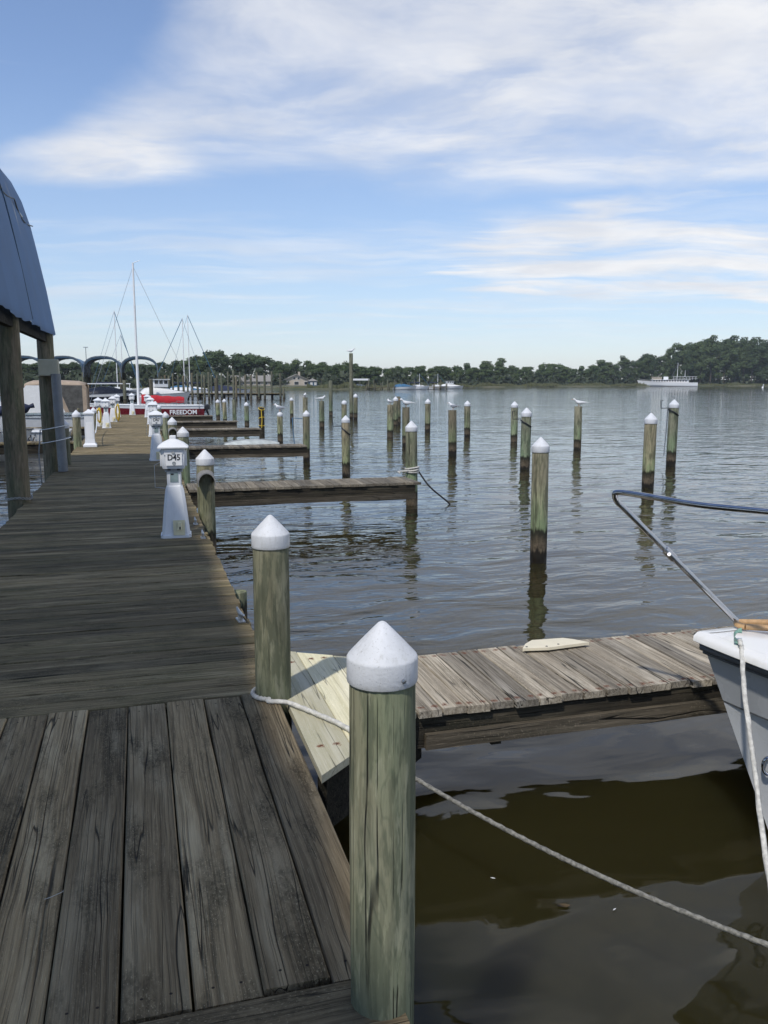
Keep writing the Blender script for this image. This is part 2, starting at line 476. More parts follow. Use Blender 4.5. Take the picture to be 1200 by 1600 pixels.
# ------------------------------------------------------------------ mesh helpers
class MB:
    def __init__(s):
        s.v, s.f = [], []

    def add(s, vs, fs):
        o = len(s.v)
        s.v += [tuple(x) for x in vs]
        s.f += [tuple(i + o for i in f) for f in fs]
        return s

    def box(s, c, d, rot=None, ch=0.):
        """box centre c, size d; ch chamfers the four upright and the top edges a little"""
        x, y, z = d[0] / 2, d[1] / 2, d[2] / 2
        if ch <= 0:
            vs = [(a * x, b_ * y, g * z) for g in (-1, 1) for a, b_ in ((-1, -1), (1, -1), (1, 1), (-1, 1))]
            fs = [(3, 2, 1, 0), (4, 5, 6, 7)] + [(i, (i + 1) % 4, (i + 1) % 4 + 4, i + 4) for i in range(4)]
        else:
            def ring(i, zz):
                return [(-x + i + ch, -y + i, zz), (x - i - ch, -y + i, zz), (x - i, -y + i + ch, zz), (x - i, y - i - ch, zz),
                        (x - i - ch, y - i, zz), (-x + i + ch, y - i, zz), (-x + i, y - i - ch, zz), (-x + i, -y + i + ch, zz)]
            vs = ring(0, -z) + ring(0, z - ch) + ring(ch, z)
            fs = [tuple(range(7, -1, -1)), tuple(range(16, 24))]
            for k in (0, 8):
                fs += [(k + i, k + (i + 1) % 8, k + 8 + (i + 1) % 8, k + 8 + i) for i in range(8)]
        mt = Matrix.Translation(c)
        if rot is not None: mt = mt @ Euler(rot).to_matrix().to_4x4()
        return s.add([mt @ Vector(p) for p in vs], fs)

    def lathe(s, prof, n=16, c=(0, 0, 0), wob=0.):
        """profile of (r, z) turned about Z"""
        o = len(s.v)
        rings = []
        for r_, z_ in prof:
            if r_ < 1e-5:
                s.v.append((c[0], c[1], c[2] + z_)); rings.append([len(s.v) - 1])
            else:
                ids = []
                for k in range(n):
                    a = 2 * math.pi * k / n
                    q = r_ * (1 + wob * math.sin(2 * a + z_ * 3) + wob * .6 * math.sin(5 * a + 1))
                    s.v.append((c[0] + q * math.cos(a), c[1] + q * math.sin(a), c[2] + z_)); ids.append(len(s.v) - 1)
                rings.append(ids)
        for A, B in zip(rings, rings[1:]):
            for k in range(n):
                k2 = (k + 1) % n
                if len(A) == 1 and len(B) == 1: continue
                if len(A) == 1: s.f.append((A[0], B[k2], B[k]))
                elif len(B) == 1: s.f.append((A[k], A[k2], B[0]))
                else: s.f.append((A[k], A[k2], B[k2], B[k]))
        if len(rings[0]) > 1: s.f.append(tuple(reversed(rings[0])))
        if len(rings[-1]) > 1: s.f.append(tuple(rings[-1]))
        return s

    def tube(s, pts, r, n=8, lay=0., lobes=0, caps=True):
        """tube along points; with lobes it is a laid rope of so many strands, lay turns per metre"""
        pts = [Vector(p) for p in pts]
        rs = r if isinstance(r, (list, tuple)) else [r] * len(pts)
        prev = None
        rings = []
        dist = 0.
        for i, p in enumerate(pts):
            tdir = (pts[min(i + 1, len(pts) - 1)] - pts[max(i - 1, 0)]).normalized()
            if prev is None:
                up = Vector((0, 0, 1)) if abs(tdir.z) < .9 else Vector((1, 0, 0))
                u = tdir.cross(up).normalized()
            else:
                u = (prev - tdir * prev.dot(tdir)).normalized()
                dist += (p - pts[i - 1]).length
            prev = u
            w = tdir.cross(u)
            ids = []
            for k in range(n):
                a = 2 * math.pi * k / n
                q = rs[i]
                if lobes: q *= 1 + .16 * math.cos(lobes * (a - dist * lay * 2 * math.pi))
                s.v.append(tuple(p + u * (q * math.cos(a)) + w * (q * math.sin(a)))); ids.append(len(s.v) - 1)
            rings.append(ids)
        for A, B in zip(rings, rings[1:]):
            for k in range(n):
                s.f.append((A[k], A[(k + 1) % n], B[(k + 1) % n], B[k]))
        if caps:
            s.f.append(tuple(reversed(rings[0]))); s.f.append(tuple(rings[-1]))
        return s

    def grid(s, rows, close=False):
        """faces between rows of points"""
        o = len(s.v)
        n = len(rows[0])
        for r_ in rows: s.v += [tuple(p) for p in r_]
        for i in range(len(rows) - 1):
            for j in range(n - (0 if close else 1)):
                j2 = (j + 1) % n
                s.f.append((o + i * n + j, o + i * n + j2, o + (i + 1) * n + j2, o + (i + 1) * n + j))
        return s

    def prism(s, poly, z0, z1):
        n = len(poly)
        vs = [(x, y, z0) for x, y in poly] + [(x, y, z1) for x, y in poly]
        return s.add(vs, [tuple(range(n - 1, -1, -1)), tuple(range(n, 2 * n))] + [(i, (i + 1) % n, (i + 1) % n + n, i + n) for i in range(n)])

    def mesh(s, name, mt, smooth=None, fix=True):
        me = bpy.data.meshes.new(name)
        me.from_pydata(s.v, [], s.f)
        if fix:
            bm = bmesh.new(); bm.from_mesh(me)
            bmesh.ops.recalc_face_normals(bm, faces=bm.faces)
            bm.to_mesh(me); bm.free()
        me.materials.append(mt)
        if smooth is not None:
            me.shade_smooth()
            me.set_sharp_from_angle(angle=R(smooth))
        return me

    def build(s, name, mt, parent=None, loc=None, smooth=None, rot=None, fix=True):
        return link(name, s.mesh(name, mt, smooth, fix), parent, loc, rot)


def link(name, me, parent=None, loc=None, rot=None):
    o = bpy.data.objects.new(name, me)
    COL.objects.link(o)
    if parent: o.parent = parent
    if loc is not None: o.location = loc
    if rot is not None: o.rotation_euler = rot
    return o


def tag(o, label=None, cat=None, group=None, kind=None):
    if label: o['label'] = label
    if cat: o['category'] = cat
    if group: o['group'] = group
    if kind: o['kind'] = kind
    return o


def thing(name, label, cat, loc=(0, 0, 0), rz=0., group=None):
    o = bpy.data.objects.new(name, None)
    COL.objects.link(o)
    o.empty_display_size = .2
    o.location = loc
    o.rotation_euler = (0, 0, rz)
    return tag(o, label, cat, group)


def copy_tree(o, parent=None):
    c = o.copy()
    COL.objects.link(c)
    c.parent = parent
    for ch in list(o.children): copy_tree(ch, c)
    return c


def text_mesh(s, size, name, mt, parent, loc, rot, extrude=.002, shear=0., bold=0.):
    cu = bpy.data.curves.new('lettering', 'FONT')
    cu.body = s
    cu.size = size
    cu.extrude = extrude
    cu.align_x = 'CENTER'; cu.align_y = 'CENTER'
    cu.shear = shear
    cu.offset = bold
    cu.resolution_u = 3
    ob = bpy.data.objects.new('lettering', cu)
    COL.objects.link(ob)
    bpy.context.view_layer.update()
    me = bpy.data.meshes.new_from_object(ob)
    bpy.data.objects.remove(ob)
    me.materials.clear(); me.materials.append(mt)
    return link(name, me, parent, loc, rot)


def sag(a, b_, drop, n=24):
    a, b_ = Vector(a), Vector(b_)
    return [a.lerp(b_, i / n) - Vector((0, 0, drop * 4 * (i / n) * (1 - i / n))) for i in range(n + 1)]


def smoothpath(pts, n=8):
    """Catmull-Rom through the points"""
    P = [Vector(p) for p in pts]
    P = [P[0] * 2 - P[1]] + P + [P[-1] * 2 - P[-2]]
    out = []
    for i in range(1, len(P) - 2):
        for k in range(n):
            u = k / n
            a, b_, c, d = P[i - 1], P[i], P[i + 1], P[i + 2]
            out.append(.5 * ((2 * b_) + (c - a) * u + (2 * a - 5 * b_ + 4 * c - d) * u * u + (3 * b_ - a - 3 * c + d) * u ** 3))
    out.append(P[-2])
    return out


# ================================================================== SETTING
MB().add([(-1450, -400, 0), (2150, -400, 0), (2150, 2200, 0), (-1450, 2200, 0)], [(0, 1, 2, 3)]).build('water', M_WATER)
tag(bpy.data.objects['water'], kind='structure')

SHORE = [(-700, 612.5), (-300, 612), (100, 611.5), (300, 611), (440, 609.8), (560, 608.6), (700, 607.2), (760, 605.6), (880, 604.6), (1000, 603.9), (1200, 603.5), (1500, 603.6), (2000, 604.5)]


def shore(x):
    for (x0, y0), (x1, y1) in zip(SHORE, SHORE[1:]):
        if x0 <= x <= x1:
            return at(x, y0 + (y1 - y0) * (x - x0) / (x1 - x0))
    return at(x, SHORE[-1][1])


rows = [[], [], [], [], []]
xs_ = [-700 + 18 * i for i in range(151)]
for i, x in enumerate(xs_):
    s0 = shore(x)
    d = s0.normalized()
    j = rnd.uniform(-1.5, 1.5)
    rows[0].append(s0 + d * (j - 1) + Vector((0, 0, -.4)))
    rows[1].append(s0 + d * (j + 1.2) + Vector((0, 0, .55)))
    rows[2].append(s0 + d * 14 + Vector((0, 0, .9 + rnd.uniform(-.1, .1))))
    rows[3].append(s0 + d * 60 + Vector((0, 0, 1.8)))
    rows[4].append(s0 + d * 900 + Vector((0, 0, 4)))
tag(MB().grid(rows).build('far_shore_ground', M_SOIL, smooth=60), kind='structure')

# ================================================================== MAIN DOCK
XL, XR = -1.62, .69


def plank_mesh(L, Wd, T, mt, seed, seg=4, jag=.004):
    """one board, long axis X, top at z=0, chamfered top edges, slightly uneven"""
    r = random.Random(seed)
    b_ = MB()
    rws = []
    c = .005
    for i in range(seg + 1):
        x = -L / 2 + L * i / seg
        if i in (0, seg): x += r.uniform(-jag, jag) * 2.5
        dl, dr, dz_ = r.uniform(-jag, jag) * .6, r.uniform(-jag, jag) * .6, r.uniform(-.0016, .0016)
        w = Wd / 2
        rws.append([(x, -w + dl, -T), (x, -w + dl, -c + dz_), (x, -w + dl + c, dz_), (x, w + dr - c, dz_), (x, w + dr, -c + dz_), (x, w + dr, -T)])
    b_.grid(rws, close=True)
    n = len(rws[0])
    last = seg * n
    b_.f.append(tuple(range(n))); b_.f.append(tuple(last + k for k in range(n)))
    return b_.mesh('plank', mt)


dock = thing('main_dock', 'long weathered grey plank dock lined with white power pedestals', 'dock', (0, 0, DK))
PITCH = .15
var_ = [plank_mesh(XR - XL, PITCH - .007, .045, M_DECK, 100 + k) for k in range(7)]
y = 4.575
k = 0
while y < 46.9:
    o = link('plank', var_[k % 7], dock, ((XL + XR) / 2 + rnd.uniform(-.012, .012), y, rnd.uniform(-.004, .002)),
             (rnd.uniform(-.012, .012), 0, math.pi * rnd.randint(0, 1) + rnd.uniform(-.0018, .0018)))
    y += PITCH
    k += 1
DOCK_END = y
# broad boards laid lengthwise in front
lw = .196
var_l = [plank_mesh(2.30, lw - .007, .045, M_LONG, 200 + k, 5) for k in range(5)]
for i in range(11):
    xc = .565 - lw * i
    link('plank', var_l[(i * 2) % 5], dock, (xc, 2.165 + 1.15 + rnd.uniform(-.006, .006), rnd.uniform(-.003, .002)),
         (0, rnd.uniform(-.012, .012), math.pi / 2 + math.pi * (i % 2) + rnd.uniform(-.0015, .0015)))
var_b = [plank_mesh(XR - XL - .06, .23, .045, M_LONG, 300 + k, 5) for k in range(2)]
for i in range(3):
    link('plank', var_b[i % 2], dock, ((XL + XR) / 2 - .035, 2.028 - .238 * i, rnd.uniform(-.004, .0)), (0, 0, math.pi * (i % 2) + .004))
st = MB()
for x in (XL + .09, -.5, XR - .12):
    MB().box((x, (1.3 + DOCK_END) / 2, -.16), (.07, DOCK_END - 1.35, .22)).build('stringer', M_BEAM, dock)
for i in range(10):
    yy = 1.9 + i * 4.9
    MB().box(((XL + XR) / 2, yy, -.37), (XR - XL - .1, .15, .19)).build('cross_beam', M_BEAM, dock)


# ------------------------------------------------------------------ fingers
DEP = {1: .24, 2: .3, 3: .3, 4: .3, 5: .3, 6: .3}


def finger(idx, y0, y1, x0, x1, label, flare=False, n_from=None):
    t_ = thing('finger_pier', label, 'pier', (0, 0, DK), 0, 'finger piers on the open water side')
    w = y1 - y0
    vs = [plank_mesh(w, .133, .04, M_FING if idx == 1 else M_FING2, 400 + idx * 10 + q_, 3, .006) for q_ in range(4)]
    x = x0 + .07
    i = 0
    while x < x1:
        link('plank', vs[i % 4], t_, (x, (y0 + y1) / 2 + rnd.uniform(-.009, .009), -.012 + rnd.uniform(-.004, .004)),
             (rnd.uniform(-.01, .01), 0, math.pi / 2 + math.pi * rnd.randint(0, 1) + rnd.uniform(-.006, .006)))
        x += .14
        i += 1
    for yy in (y0 + .05, y1 - .05):
        b_ = MB()
        rws = []
        for q_ in range(7):
            xx = x0 - .3 + (x1 - x0 + .25) * q_ / 6
            dz_ = .012 * math.sin(q_ * 1.7 + idx)
            rws.append([(xx, yy - .028, -DEP[idx] + dz_), (xx, yy + .028, -DEP[idx] + dz_), (xx, yy + .028, -.057), (xx, yy - .028, -.057)])
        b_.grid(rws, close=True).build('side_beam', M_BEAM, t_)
        b2 = MB().box(((x0 + x1) / 2, yy - .045 if yy < (y0 + y1) / 2 else yy + .045, -DEP[idx] + .05), (x1 - x0 - .1, .03, .085))
        b2.build('wale', M_WALE, t_)
    for xx in (x0 + .5, (x0 + x1) / 2, x1 - .4):
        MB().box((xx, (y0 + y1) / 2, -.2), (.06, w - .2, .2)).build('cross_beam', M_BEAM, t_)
    return t_


f1 = finger(1, 4.02, 4.90, 1.34, 6.3, 'finger pier with pale yellow corner boards beside the grey boat bow')
# the new pale boards that widen its root
pts_near = lambda x: 3.42 + (x - .70) * (.60 / .64)
pts_far = lambda x: 5.27 - (x - .70) * (.37 / .64)
ex = [.70, .902, 1.115, 1.336]
for i in range(3):
    a, b_ = ex[i] + .003, ex[i + 1] - .003
    mb = MB()
    poly = [(a, pts_near(a)), (b_, pts_near(b_)), (b_, pts_far(b_)), (a, pts_far(a))]
    cx, cy = (a + b_) / 2, (pts_near(a) + pts_far(a)) / 2
    loc_poly = [((py - cy), -(px_ - cx)) for px_, py in poly]
    mb.prism(loc_poly, -.038, 0).build('pale_board', M_NEWB, f1, (cx, cy, -.004 - .003 * i), rot=(0, 0, math.pi / 2))
MB().tube([(.74, 3.44, -.2), (1.36, 4.03, -.2)], .001, 4)
mb = MB()
for (xa, ya, xb, yb) in ((.72, 3.50, 1.37, 4.10), (.72, 5.19, 1.37, 4.80)):
    ang = math.atan2(yb - ya, xb - xa)
    MB().box(((xa + xb) / 2, (ya + yb) / 2, -.18), (math.hypot(xb - xa, yb - ya), .05, .25), (0, 0, ang)).build('corner_beam', M_BEAM, f1)
finger(2, 13.78, 14.68, .72, 4.60, 'bare finger pier with a black line tied at its end piling')
finger(3, 22.7, 23.55, .72, 4.42, 'finger pier with an upturned pale dinghy lying behind it')
finger(4, 31.6, 32.5, .72, 4.36, 'finger pier ending at the dark broken post with yellow straps')
finger(5, 37.9, 38.7, .72, 4.2, 'short dark finger pier second from the red sailboat')
finger(6, 44.6, 45.4, .72, 3.7, 'short dark finger pier next to the red sailboat')


# ------------------------------------------------------------------ pilings
def cone_cap(r, parent, z, tilt=None, rot=None):
    h = r * .85
    prof = [(r * 1.045, 0), (r * 1.06, r * .04), (r * 1.06, r * .70), (r * 1.052, r * .745), (r * 1.015, r * .80), (r * .66, r * 1.19), (r * .34, r * 1.53), (r * .12, r * 1.755), (r * .05, r * 1.79), (0, r * 1.80)]
    o = MB().lathe(prof, 28).build('cap', M_CAP, parent, (0, 0, z), smooth=50)
    if tilt: o.rotation_euler = tilt
    return o


def shaft(parent, r, top, mt, bottom=-1.6, ragged=0., n=20, wob=.012, lean=(0, 0)):
    prof = []
    k = 9
    for i in range(k + 1):
        z_ = bottom + (top - bottom) * i / k
        prof.append((r * (1.03 - .04 * i / k) * (1 + rnd.uniform(-.008, .008)), z_))
    prof[-1] = (prof[-1][0], top - .008)
    prof.append((r * .955, top))
    mb = MB().lathe(prof, n, wob=wob)
    if ragged:
        for i, p in enumerate(mb.v):
            if p[2] > top - .02:
                a = math.atan2(p[1], p[0])
                mb.v[i] = (p[0], p[1], p[2] - ragged * abs(math.sin(a * 2.5 + parent.location.x)) - rnd.uniform(0, ragged * .4))
    return mb.build('shaft', mt, parent, smooth=40)


def piling(label, x, y, top, r=.105, cap='cone', group=None, mt=None, ragged=0., name='piling', lean=(0, 0), tilt=None):
    t_ = thing(name, label, 'piling', (x, y, 0), rnd.uniform(0, 6), group)
    if lean != (0, 0): t_.rotation_euler = (lean[0], lean[1], 0)
    mt = mt or M_PILE
    if cap == 'cone':
        zc = top - r * 1.80
        shaft(t_, r, zc + r * .5, mt)
        cone_cap(r, t_, zc, tilt)
    elif cap == 'ball':
        shaft(t_, r, top - r * 1.1, mt)
        MB().lathe([(r * 1.02, -r * .3), (r * 1.08, 0), (r * 1.0, r * .5), (r * .7, r * .95), (r * .3, r * 1.15), (0, r * 1.2)], 20).build('cap', M_CAP, t_, (0, 0, top - r * 1.35), smooth=60, rot=tilt or (.35, .4, 0))
    else:
        shaft(t_, r, top, mt, ragged=ragged)
    return t_


# two in front beside the dock, with a bolt on each cap
for lab, x, y, top, r in (('green streaked piling with white cone cap at the plank notch, nearest the grey mooring rope', .586, 2.05, 1.735, .0885),
                          ('green piling with white cone cap and a rope looped round its foot', .645, 4.42, 1.655, .096)):
    p = piling(lab, x, y, top, r, mt=M_PILEN)
    p.rotation_euler = (0, 0, .6)
    cp = [c for c in p.children if c.name.startswith('cap')][0]
    a = -1.25 - .6
    MB().lathe([(.0065, 0), (.0065, .003), (.004, .0045), (0, .005)], 10).build('screw', M_GALV, cp, (.0962 * math.cos(a), .0962 * math.sin(a), .024), rot=(0, math.pi / 2, a))


def hooded(label, x, y, top, r):
    p = piling(label, x, y, top, r, mt=M_PILEN, group='dock edge pilings with a pipe hood')
    p.rotation_euler = (0, 0, 0)
    # half a grey pipe fixed under the cap like a hood, open towards the dock's near end
    mb = MB()
    outer = []
    for i in range(13):
        a = R(-15) + R(210) * i / 12
        outer.append((math.cos(a), math.sin(a)))
    rr = r * 1.02
    z0 = top - r * 1.7 - r * 2.0
    rows_ = []
    for (yy, zo, k_) in ((-r * 1.9, -r * .12, 1.), (r * .9, r * .75, 1.)):
        rows_.append([(c_ * rr * k_, yy, z0 + zo + s_ * rr * 1.25) for c_, s_ in outer])
        rows_.append([(c_ * rr * k_ * .9, yy, z0 + zo + s_ * rr * 1.12) for c_, s_ in outer])
    mb.grid([rows_[0], rows_[2]]); mb.grid([rows_[1], rows_[3]]); mb.grid([rows_[0], rows_[1]]); mb.grid([rows_[2], rows_[3]])
    mb.build('pipe_hood', M_FLAP, p, smooth=40)
    return p


hooded('green capped piling with a grey pipe hood, behind the D45 pedestal', .80, 11.2, 1.485, .112)
piling('capped piling at the dock edge where the bare finger pier starts', .77, 16.2, 1.53, .105)
hooded('capped piling with a grey pipe hood at the dock edge beyond the D47 pedestal', .80, 22.2, 1.47, .108)
piling('capped piling at the dock edge past the second pipe hood', .80, 27.9, 1.42, .105, group='far dock edge pilings')
piling('capped piling at the dock edge where the short dark finger pier starts', .80, 36.9, 1.42, .105, group='far dock edge pilings')
piling('capped piling at the dock edge where the last finger pier starts', .80, 43.9, 1.42, .105, group='far dock edge pilings')
# stub at the edge, sawn off below the deck
p = thing('piling_stub', 'sawn off green piling stub just below the dock edge', 'piling', (.79, 7.55, 0))
shaft(p, .085, .47, M_PILEN)

# left edge
piling('dark capped piling beside the grey conduit post', -1.50, 18.6, 1.60, .105, mt=M_PDRY)
piling('capped piling beside the tall plain white dock box', -1.60, 23.9, 1.62, .105)
piling('capped piling between the plain white dock box and yellow hose pedestal', -1.58, 32.4, 1.45, .11)

# in the water, found from where each one meets the surface
GRP = 'pilings standing in open water'
WP = [  # x, top, base, width, cap, label
    (841, 683, 878, 26, 'cone', 'capped piling with a long dark split, next behind the near finger pier'),
    (1012, 645, 761, 23, 'cone', 'stout capped piling standing behind the steel bow rail'),
    (1048, 624, 727, 14.5, 'cone', 'tall capped piling with a hooked wire down its side'),
    (820, 637, 733, 17, 'cone', 'capped piling with dark line wound below its cap and hook'),
    (803, 627, 691, 12.5, 'cone', 'capped piling close behind the one with a wound dark line'),
    (902, 635, 702, 14, None, 'flat topped piling with one white tern, alone in open water'),
    (730, 626, 681.5, 10, 'cone', 'capped piling just beyond the split topped green piling'),
    (707, 639, 711, 13, 'rag', 'dark green uncapped piling with a splintered top'),
    (668, 623, 674, 8.5, 'cone', 'capped piling between two gull topped uncapped pilings'),
    (634, 635, 697.5, 11.5, 'rag', 'flat uncapped piling with a white gull, behind the bare finger pier end'),
    (618, 619.5, 664.5, 8, 'cone', 'slim capped piling far out in the river water'),
    (609.5, 631.5, 682.5, 10, 'rag', 'uncapped piling with a gull at its edge, in front of a thinner bare one'),
    (622.5, 619.5, 663, 7.5, None, 'thin bare piling behind the gull topped piling'),
    (541, 649, 745, 12.5, 'cone', 'capped piling with bent wire bracket and black strap'),
    (555.5, 615, 655, 6.5, 'cone', 'capped piling at the foot of the very tall gull pole'),
    (517, 594.5, 649.5, 6.5, None, 'tall bare grey piling without a cap'),
    (537.5, 625, 672, 8, 'ball', 'piling with a crooked rounded white cap'),
    (503, 626.5, 668.5, 8, None, 'bare piling with a gull facing sideways, in the middle of the slips'),
    (477, 621, 668, 7.5, None, 'bare piling standing behind the capped end piling of a finger'),
    (438, 643, 691, 8.5, 'ball', 'piling with a tilted white cap and a grey backed gull'),
    (456, 621, 657, 5.5, 'cone', 'small capped piling off the ends of the far fingers'),
    (386, 628, 669, 7, 'cone', 'capped piling with a white band near the broken dark post'),
    (352, 623, 666, 6, 'cone', 'slim capped piling with a pale collar between the far fingers'),
    (643.5, 657.5, 789, 18, 'cone', 'capped piling with white rope lashing at the bare finger pier end'),
    (479, 641, 721, 10.5, 'cone', 'capped end piling of the finger pier with the upturned dinghy'),
    (367, 624, 669, 6, None, 'bare end piling of the short finger pier'),
    (341, 624, 655, 6, 'cone', 'capped end piling of the finger pier next to the sailboat'),
]
PL = {}
for (x, ty, by, w, cp, lab) in WP:
    pb = at(x, by)
    top = topz(x, ty, pb)
    r = max(.09, min(.135, w * ppm(pb) / 2))
    o = piling(lab, pb.x, pb.y, top, r, 'cone' if cp == 'cone' else ('ball' if cp == 'ball' else None), GRP, ragged=.05 if cp == 'rag' else 0., lean=(rnd.uniform(-.014, .014), rnd.uniform(-.014, .014)))
    PL[x] = (pb, top, r, o)
# very tall pole
pb = at(549, 654)
o = piling('very tall thin mooring pole with a gull on top', pb.x, pb.y, topz(549, 552, pb), .125, None, GRP)
PL[549] = (pb, topz(549, 552, pb), .125, o)

# dark broken post at the end of finger four, with yellow straps
pb = at(409.5, 685)
p = thing('broken_post', 'dark rotten broken post with yellow straps at a finger end', 'post', (pb.x, pb.y, 0), .2)
shaft(p, .115, topz(409, 634, pb), M_BEAM, ragged=.12)
for z_, q_ in ((.55, .02), (.85, -.05), (1.25, .06)):
    MB().tube([(.123 * math.cos(a_ * .5236), .123 * math.sin(a_ * .5236), z_ + q_ * math.sin(a_ * .5236)) for a_ in range(13)], .014, 6).build('strap', M_YEL, p, smooth=60)
MB().tube([(-.05, -.125, .45), (-.03, -.13, .8), (-.055, -.125, 1.2)], .016, 6).build('strap', M_YEL, p, smooth=60)

# wire brackets, straps and lashings on pilings
def bracket(x, zoff, side, name, label, hang=0., strap=True):
    pb, top, r, o = PL[x]
    t_ = thing(name, label, 'bracket', (pb.x, pb.y, 0))
    z_ = top - zoff
    e = Vector((math.cos(YAW), -math.sin(YAW), 0)) * side
    f_ = Vector((-math.sin(YAW), -math.cos(YAW), 0))
    up = Vector((0, 0, 1))
    pts = [e * (r + .0) + up * z_, e * (r + .22) + up * (z_ - .01), e * (r + .24) + up * (z_ + .2), e * (r + .17) + up * (z_ + .21)]
    MB().tube(pts, .013, 6).build('wire_hook', M_DARKP, t_, smooth=60)
    if strap:
        pts = [e * (r * 1.05 * math.cos(a_)) + f_ * (r * 1.05 * math.sin(a_)) + up * (z_ - .04 - .18 * (1 - math.cos(a_)) / 2) for a_ in [R(15 * i) for i in range(25)]]
        MB().tube(pts, .016, 6).build('strap', M_DARKP, t_, smooth=60)
    if hang:
        pts = [e * (r + .03) + up * z_, e * (r + .05) + up * (z_ - hang * .5), e * (r + .08) + up * (z_ - hang)]
        MB().tube(pts, .012, 6).build('hanging_wire', M_PIPE, t_, smooth=60)
    return t_


bracket(541, .26, -1, 'line_bracket', 'bent black wire hook and strap on a capped piling before the slips')
bracket(820, .30, -1, 'line_bracket', 'dark wire hook and line on a capped piling in open water')
bracket(1048, .24, -1, 'line_bracket', 'hooked wire hanging down the side of a tall capped piling', hang=1.35)
pb, top, r, o = PL[479]
t_ = thing('line_bracket', 'thin blue wire frame beside the dinghy finger end piling', 'bracket', (pb.x, pb.y, 0))
MB().tube([(-.1, 0, top - .25), (-.42, -.05, top - .22), (-.40, -.05, .9), (-.32, -.05, .1)], .013, 6).build('wire_hook', M_TARPB, t_, smooth=60)
pb, top, r, o = PL[643.5]
t_ = thing('rope_lashing', 'white rope lashed round the end piling of the bare finger pier', 'rope', (pb.x, pb.y, 0))
for i in range(3):
    z_ = .66 + i * .03
    MB().tube([((r + .018) * math.cos(R(20 * q_)), (r + .018) * math.sin(R(20 * q_)), z_ + .02 * math.sin(R(20 * q_ + 60 * i))) for q_ in range(19)], .017, 6).build('rope_turn', M_ROPE, t_, smooth=60)
MB().tube([(-.1, -.1, .68), (-.3, -.05, .66), (-.34, -.3, .66)], .016, 6).build('rope_turn', M_ROPE, t_, smooth=60)
pe = at(706, 787, .01)
tag(MB().tube(smoothpath([(pb.x + r, pb.y - .05, .66), (pb.x + .32, pb.y - .12, .36), (pe.x - .1, pe.y, .06), (pe.x, pe.y, -.05)], 6), .017, 6).build('mooring_line', M_ROPEK, smooth=60),
    'black mooring line running from the bare finger end into the water', 'rope')


# ================================================================== PEDESTALS
def pedestal_parts(t_, sign=None, hose=False):
    # flared tower
    def ring(w, d, z_, c=.03):
        return [(-w + c, -d, z_), (w - c, -d, z_), (w, -d + c, z_), (w, d - c, z_), (w - c, d, z_), (-w + c, d, z_), (-w, d - c, z_), (-w, -d + c, z_)]
    b_ = MB().grid([ring(.165, .15, 0), ring(.165, .15, .028), ring(.152, .138, .034), ring(.122, .115, .34), ring(.1, .098, .52), ring(.085, .085, .565), ring(.07, .07, .575)], close=True)
    b_.f.append(tuple(range(8)))
    tower = b_.build('base_tower', M_PED, t_, smooth=25)
    MB().box((0, 0, .65), (.155, .13, .17), ch=.01).build('neck', M_PED, t_, smooth=30)
    MB().box((0, -.068, .665), (.085, .006, .105)).build('meter_window', M_METER, t_)
    MB().box((-.02, -.073, .70), (.03, .003, .014)).build('meter_slot', M_DARKP, t_)
    MB().box((0, 0, .745), (.19, .16, .04), ch=.012).build('collar', M_GREYP, t_)
    for s in (-1, 1):
        MB().box((s * .05, -.082, .752), (.034, .006, .02)).build('outlet_mouth', M_DARKP, t_)
    head = MB().grid([ring(.115, .10, .762, .015), ring(.125, .108, .80, .015), ring(.13, .112, .965, .015), ring(.125, .108, .99, .015)], close=True)
    head.f.append(tuple(range(8))); head.f.append(tuple(24 + i for i in range(8)))
    head.build('head', M_PED, t_, smooth=25)
    for s in (-1, 1):
        MB().box((s * .133, 0, .875), (.02, .14, .17), ch=.006).build('side_cover', M_PED, t_, smooth=30)
    MB().box((0, -.116, .945), (.2, .012, .06), ch=.004).build('visor', M_PED, t_)
    MB().lathe([(.018, 0), (.018, .006), (0, .008)], 14).build('lamp_eye', M_GREYP, t_, (0, -.122, .94), rot=(math.pi / 2, 0, 0))
    plate = MB().box((.005, -.119, .862), (.175, .006, .125)).build('number_plate', M_SIGN, t_)
    if sign:
        text_mesh(sign, .092, 'lettering', M_INK, plate, (.005, -.1235, .885), (math.pi / 2, 0, 0), .0008, bold=.002).scale.x = .86
    bd = MB().lathe([(.021, 0), (.021, .002), (.014, .0025), (.014, .001), (.0, .001)], 18).build('round_emblem', M_GREYP, plate, (.005, -.122, .823), rot=(math.pi / 2, 0, 0))
    rf = MB().grid([ring(.165, .148, .988, .012), ring(.165, .148, 1.0, .012), ring(.115, .1, 1.042, .012), ring(.05, .045, 1.075, .01), ring(.036, .034, 1.08, .01), ring(.036, .034, 1.112, .01), ring(.028, .026, 1.12, .008)], close=True)
    rf.f.append(tuple(range(8))); rf.f.append(tuple(48 + i for i in range(8)))
    rf.build('roof', M_PED, t_, smooth=25)
    pl = MB().box((.035, -.150, .115), (.125, .006, .165), (-.09, 0, 0)).build('outlet_plate', M_BEIGE, t_)
    ol = MB().box((.04, -.162, .135), (.05, .03, .085), (-.09, 0, 0), ch=.008).build('outlet_lid', M_BEIGE, pl)
    MB().box((.044, -.180, .115), (.014, .004, .03), (-.09, 0, 0)).build('keyhole', M_DARKP, ol)
    for s in (-1, 1):
        MB().lathe([(.008, 0), (.008, .004), (0, .006)], 8).build('bolt', M_GALV, t_, (s * .15, -.138, .031))
    MB().tube([(-.128, -.03, .84), (-.205, -.06, .80), (-.205, -.06, .56), (-.1, -.06, .545)], .0035, 5).build('wire_hook', M_GALV, t_)


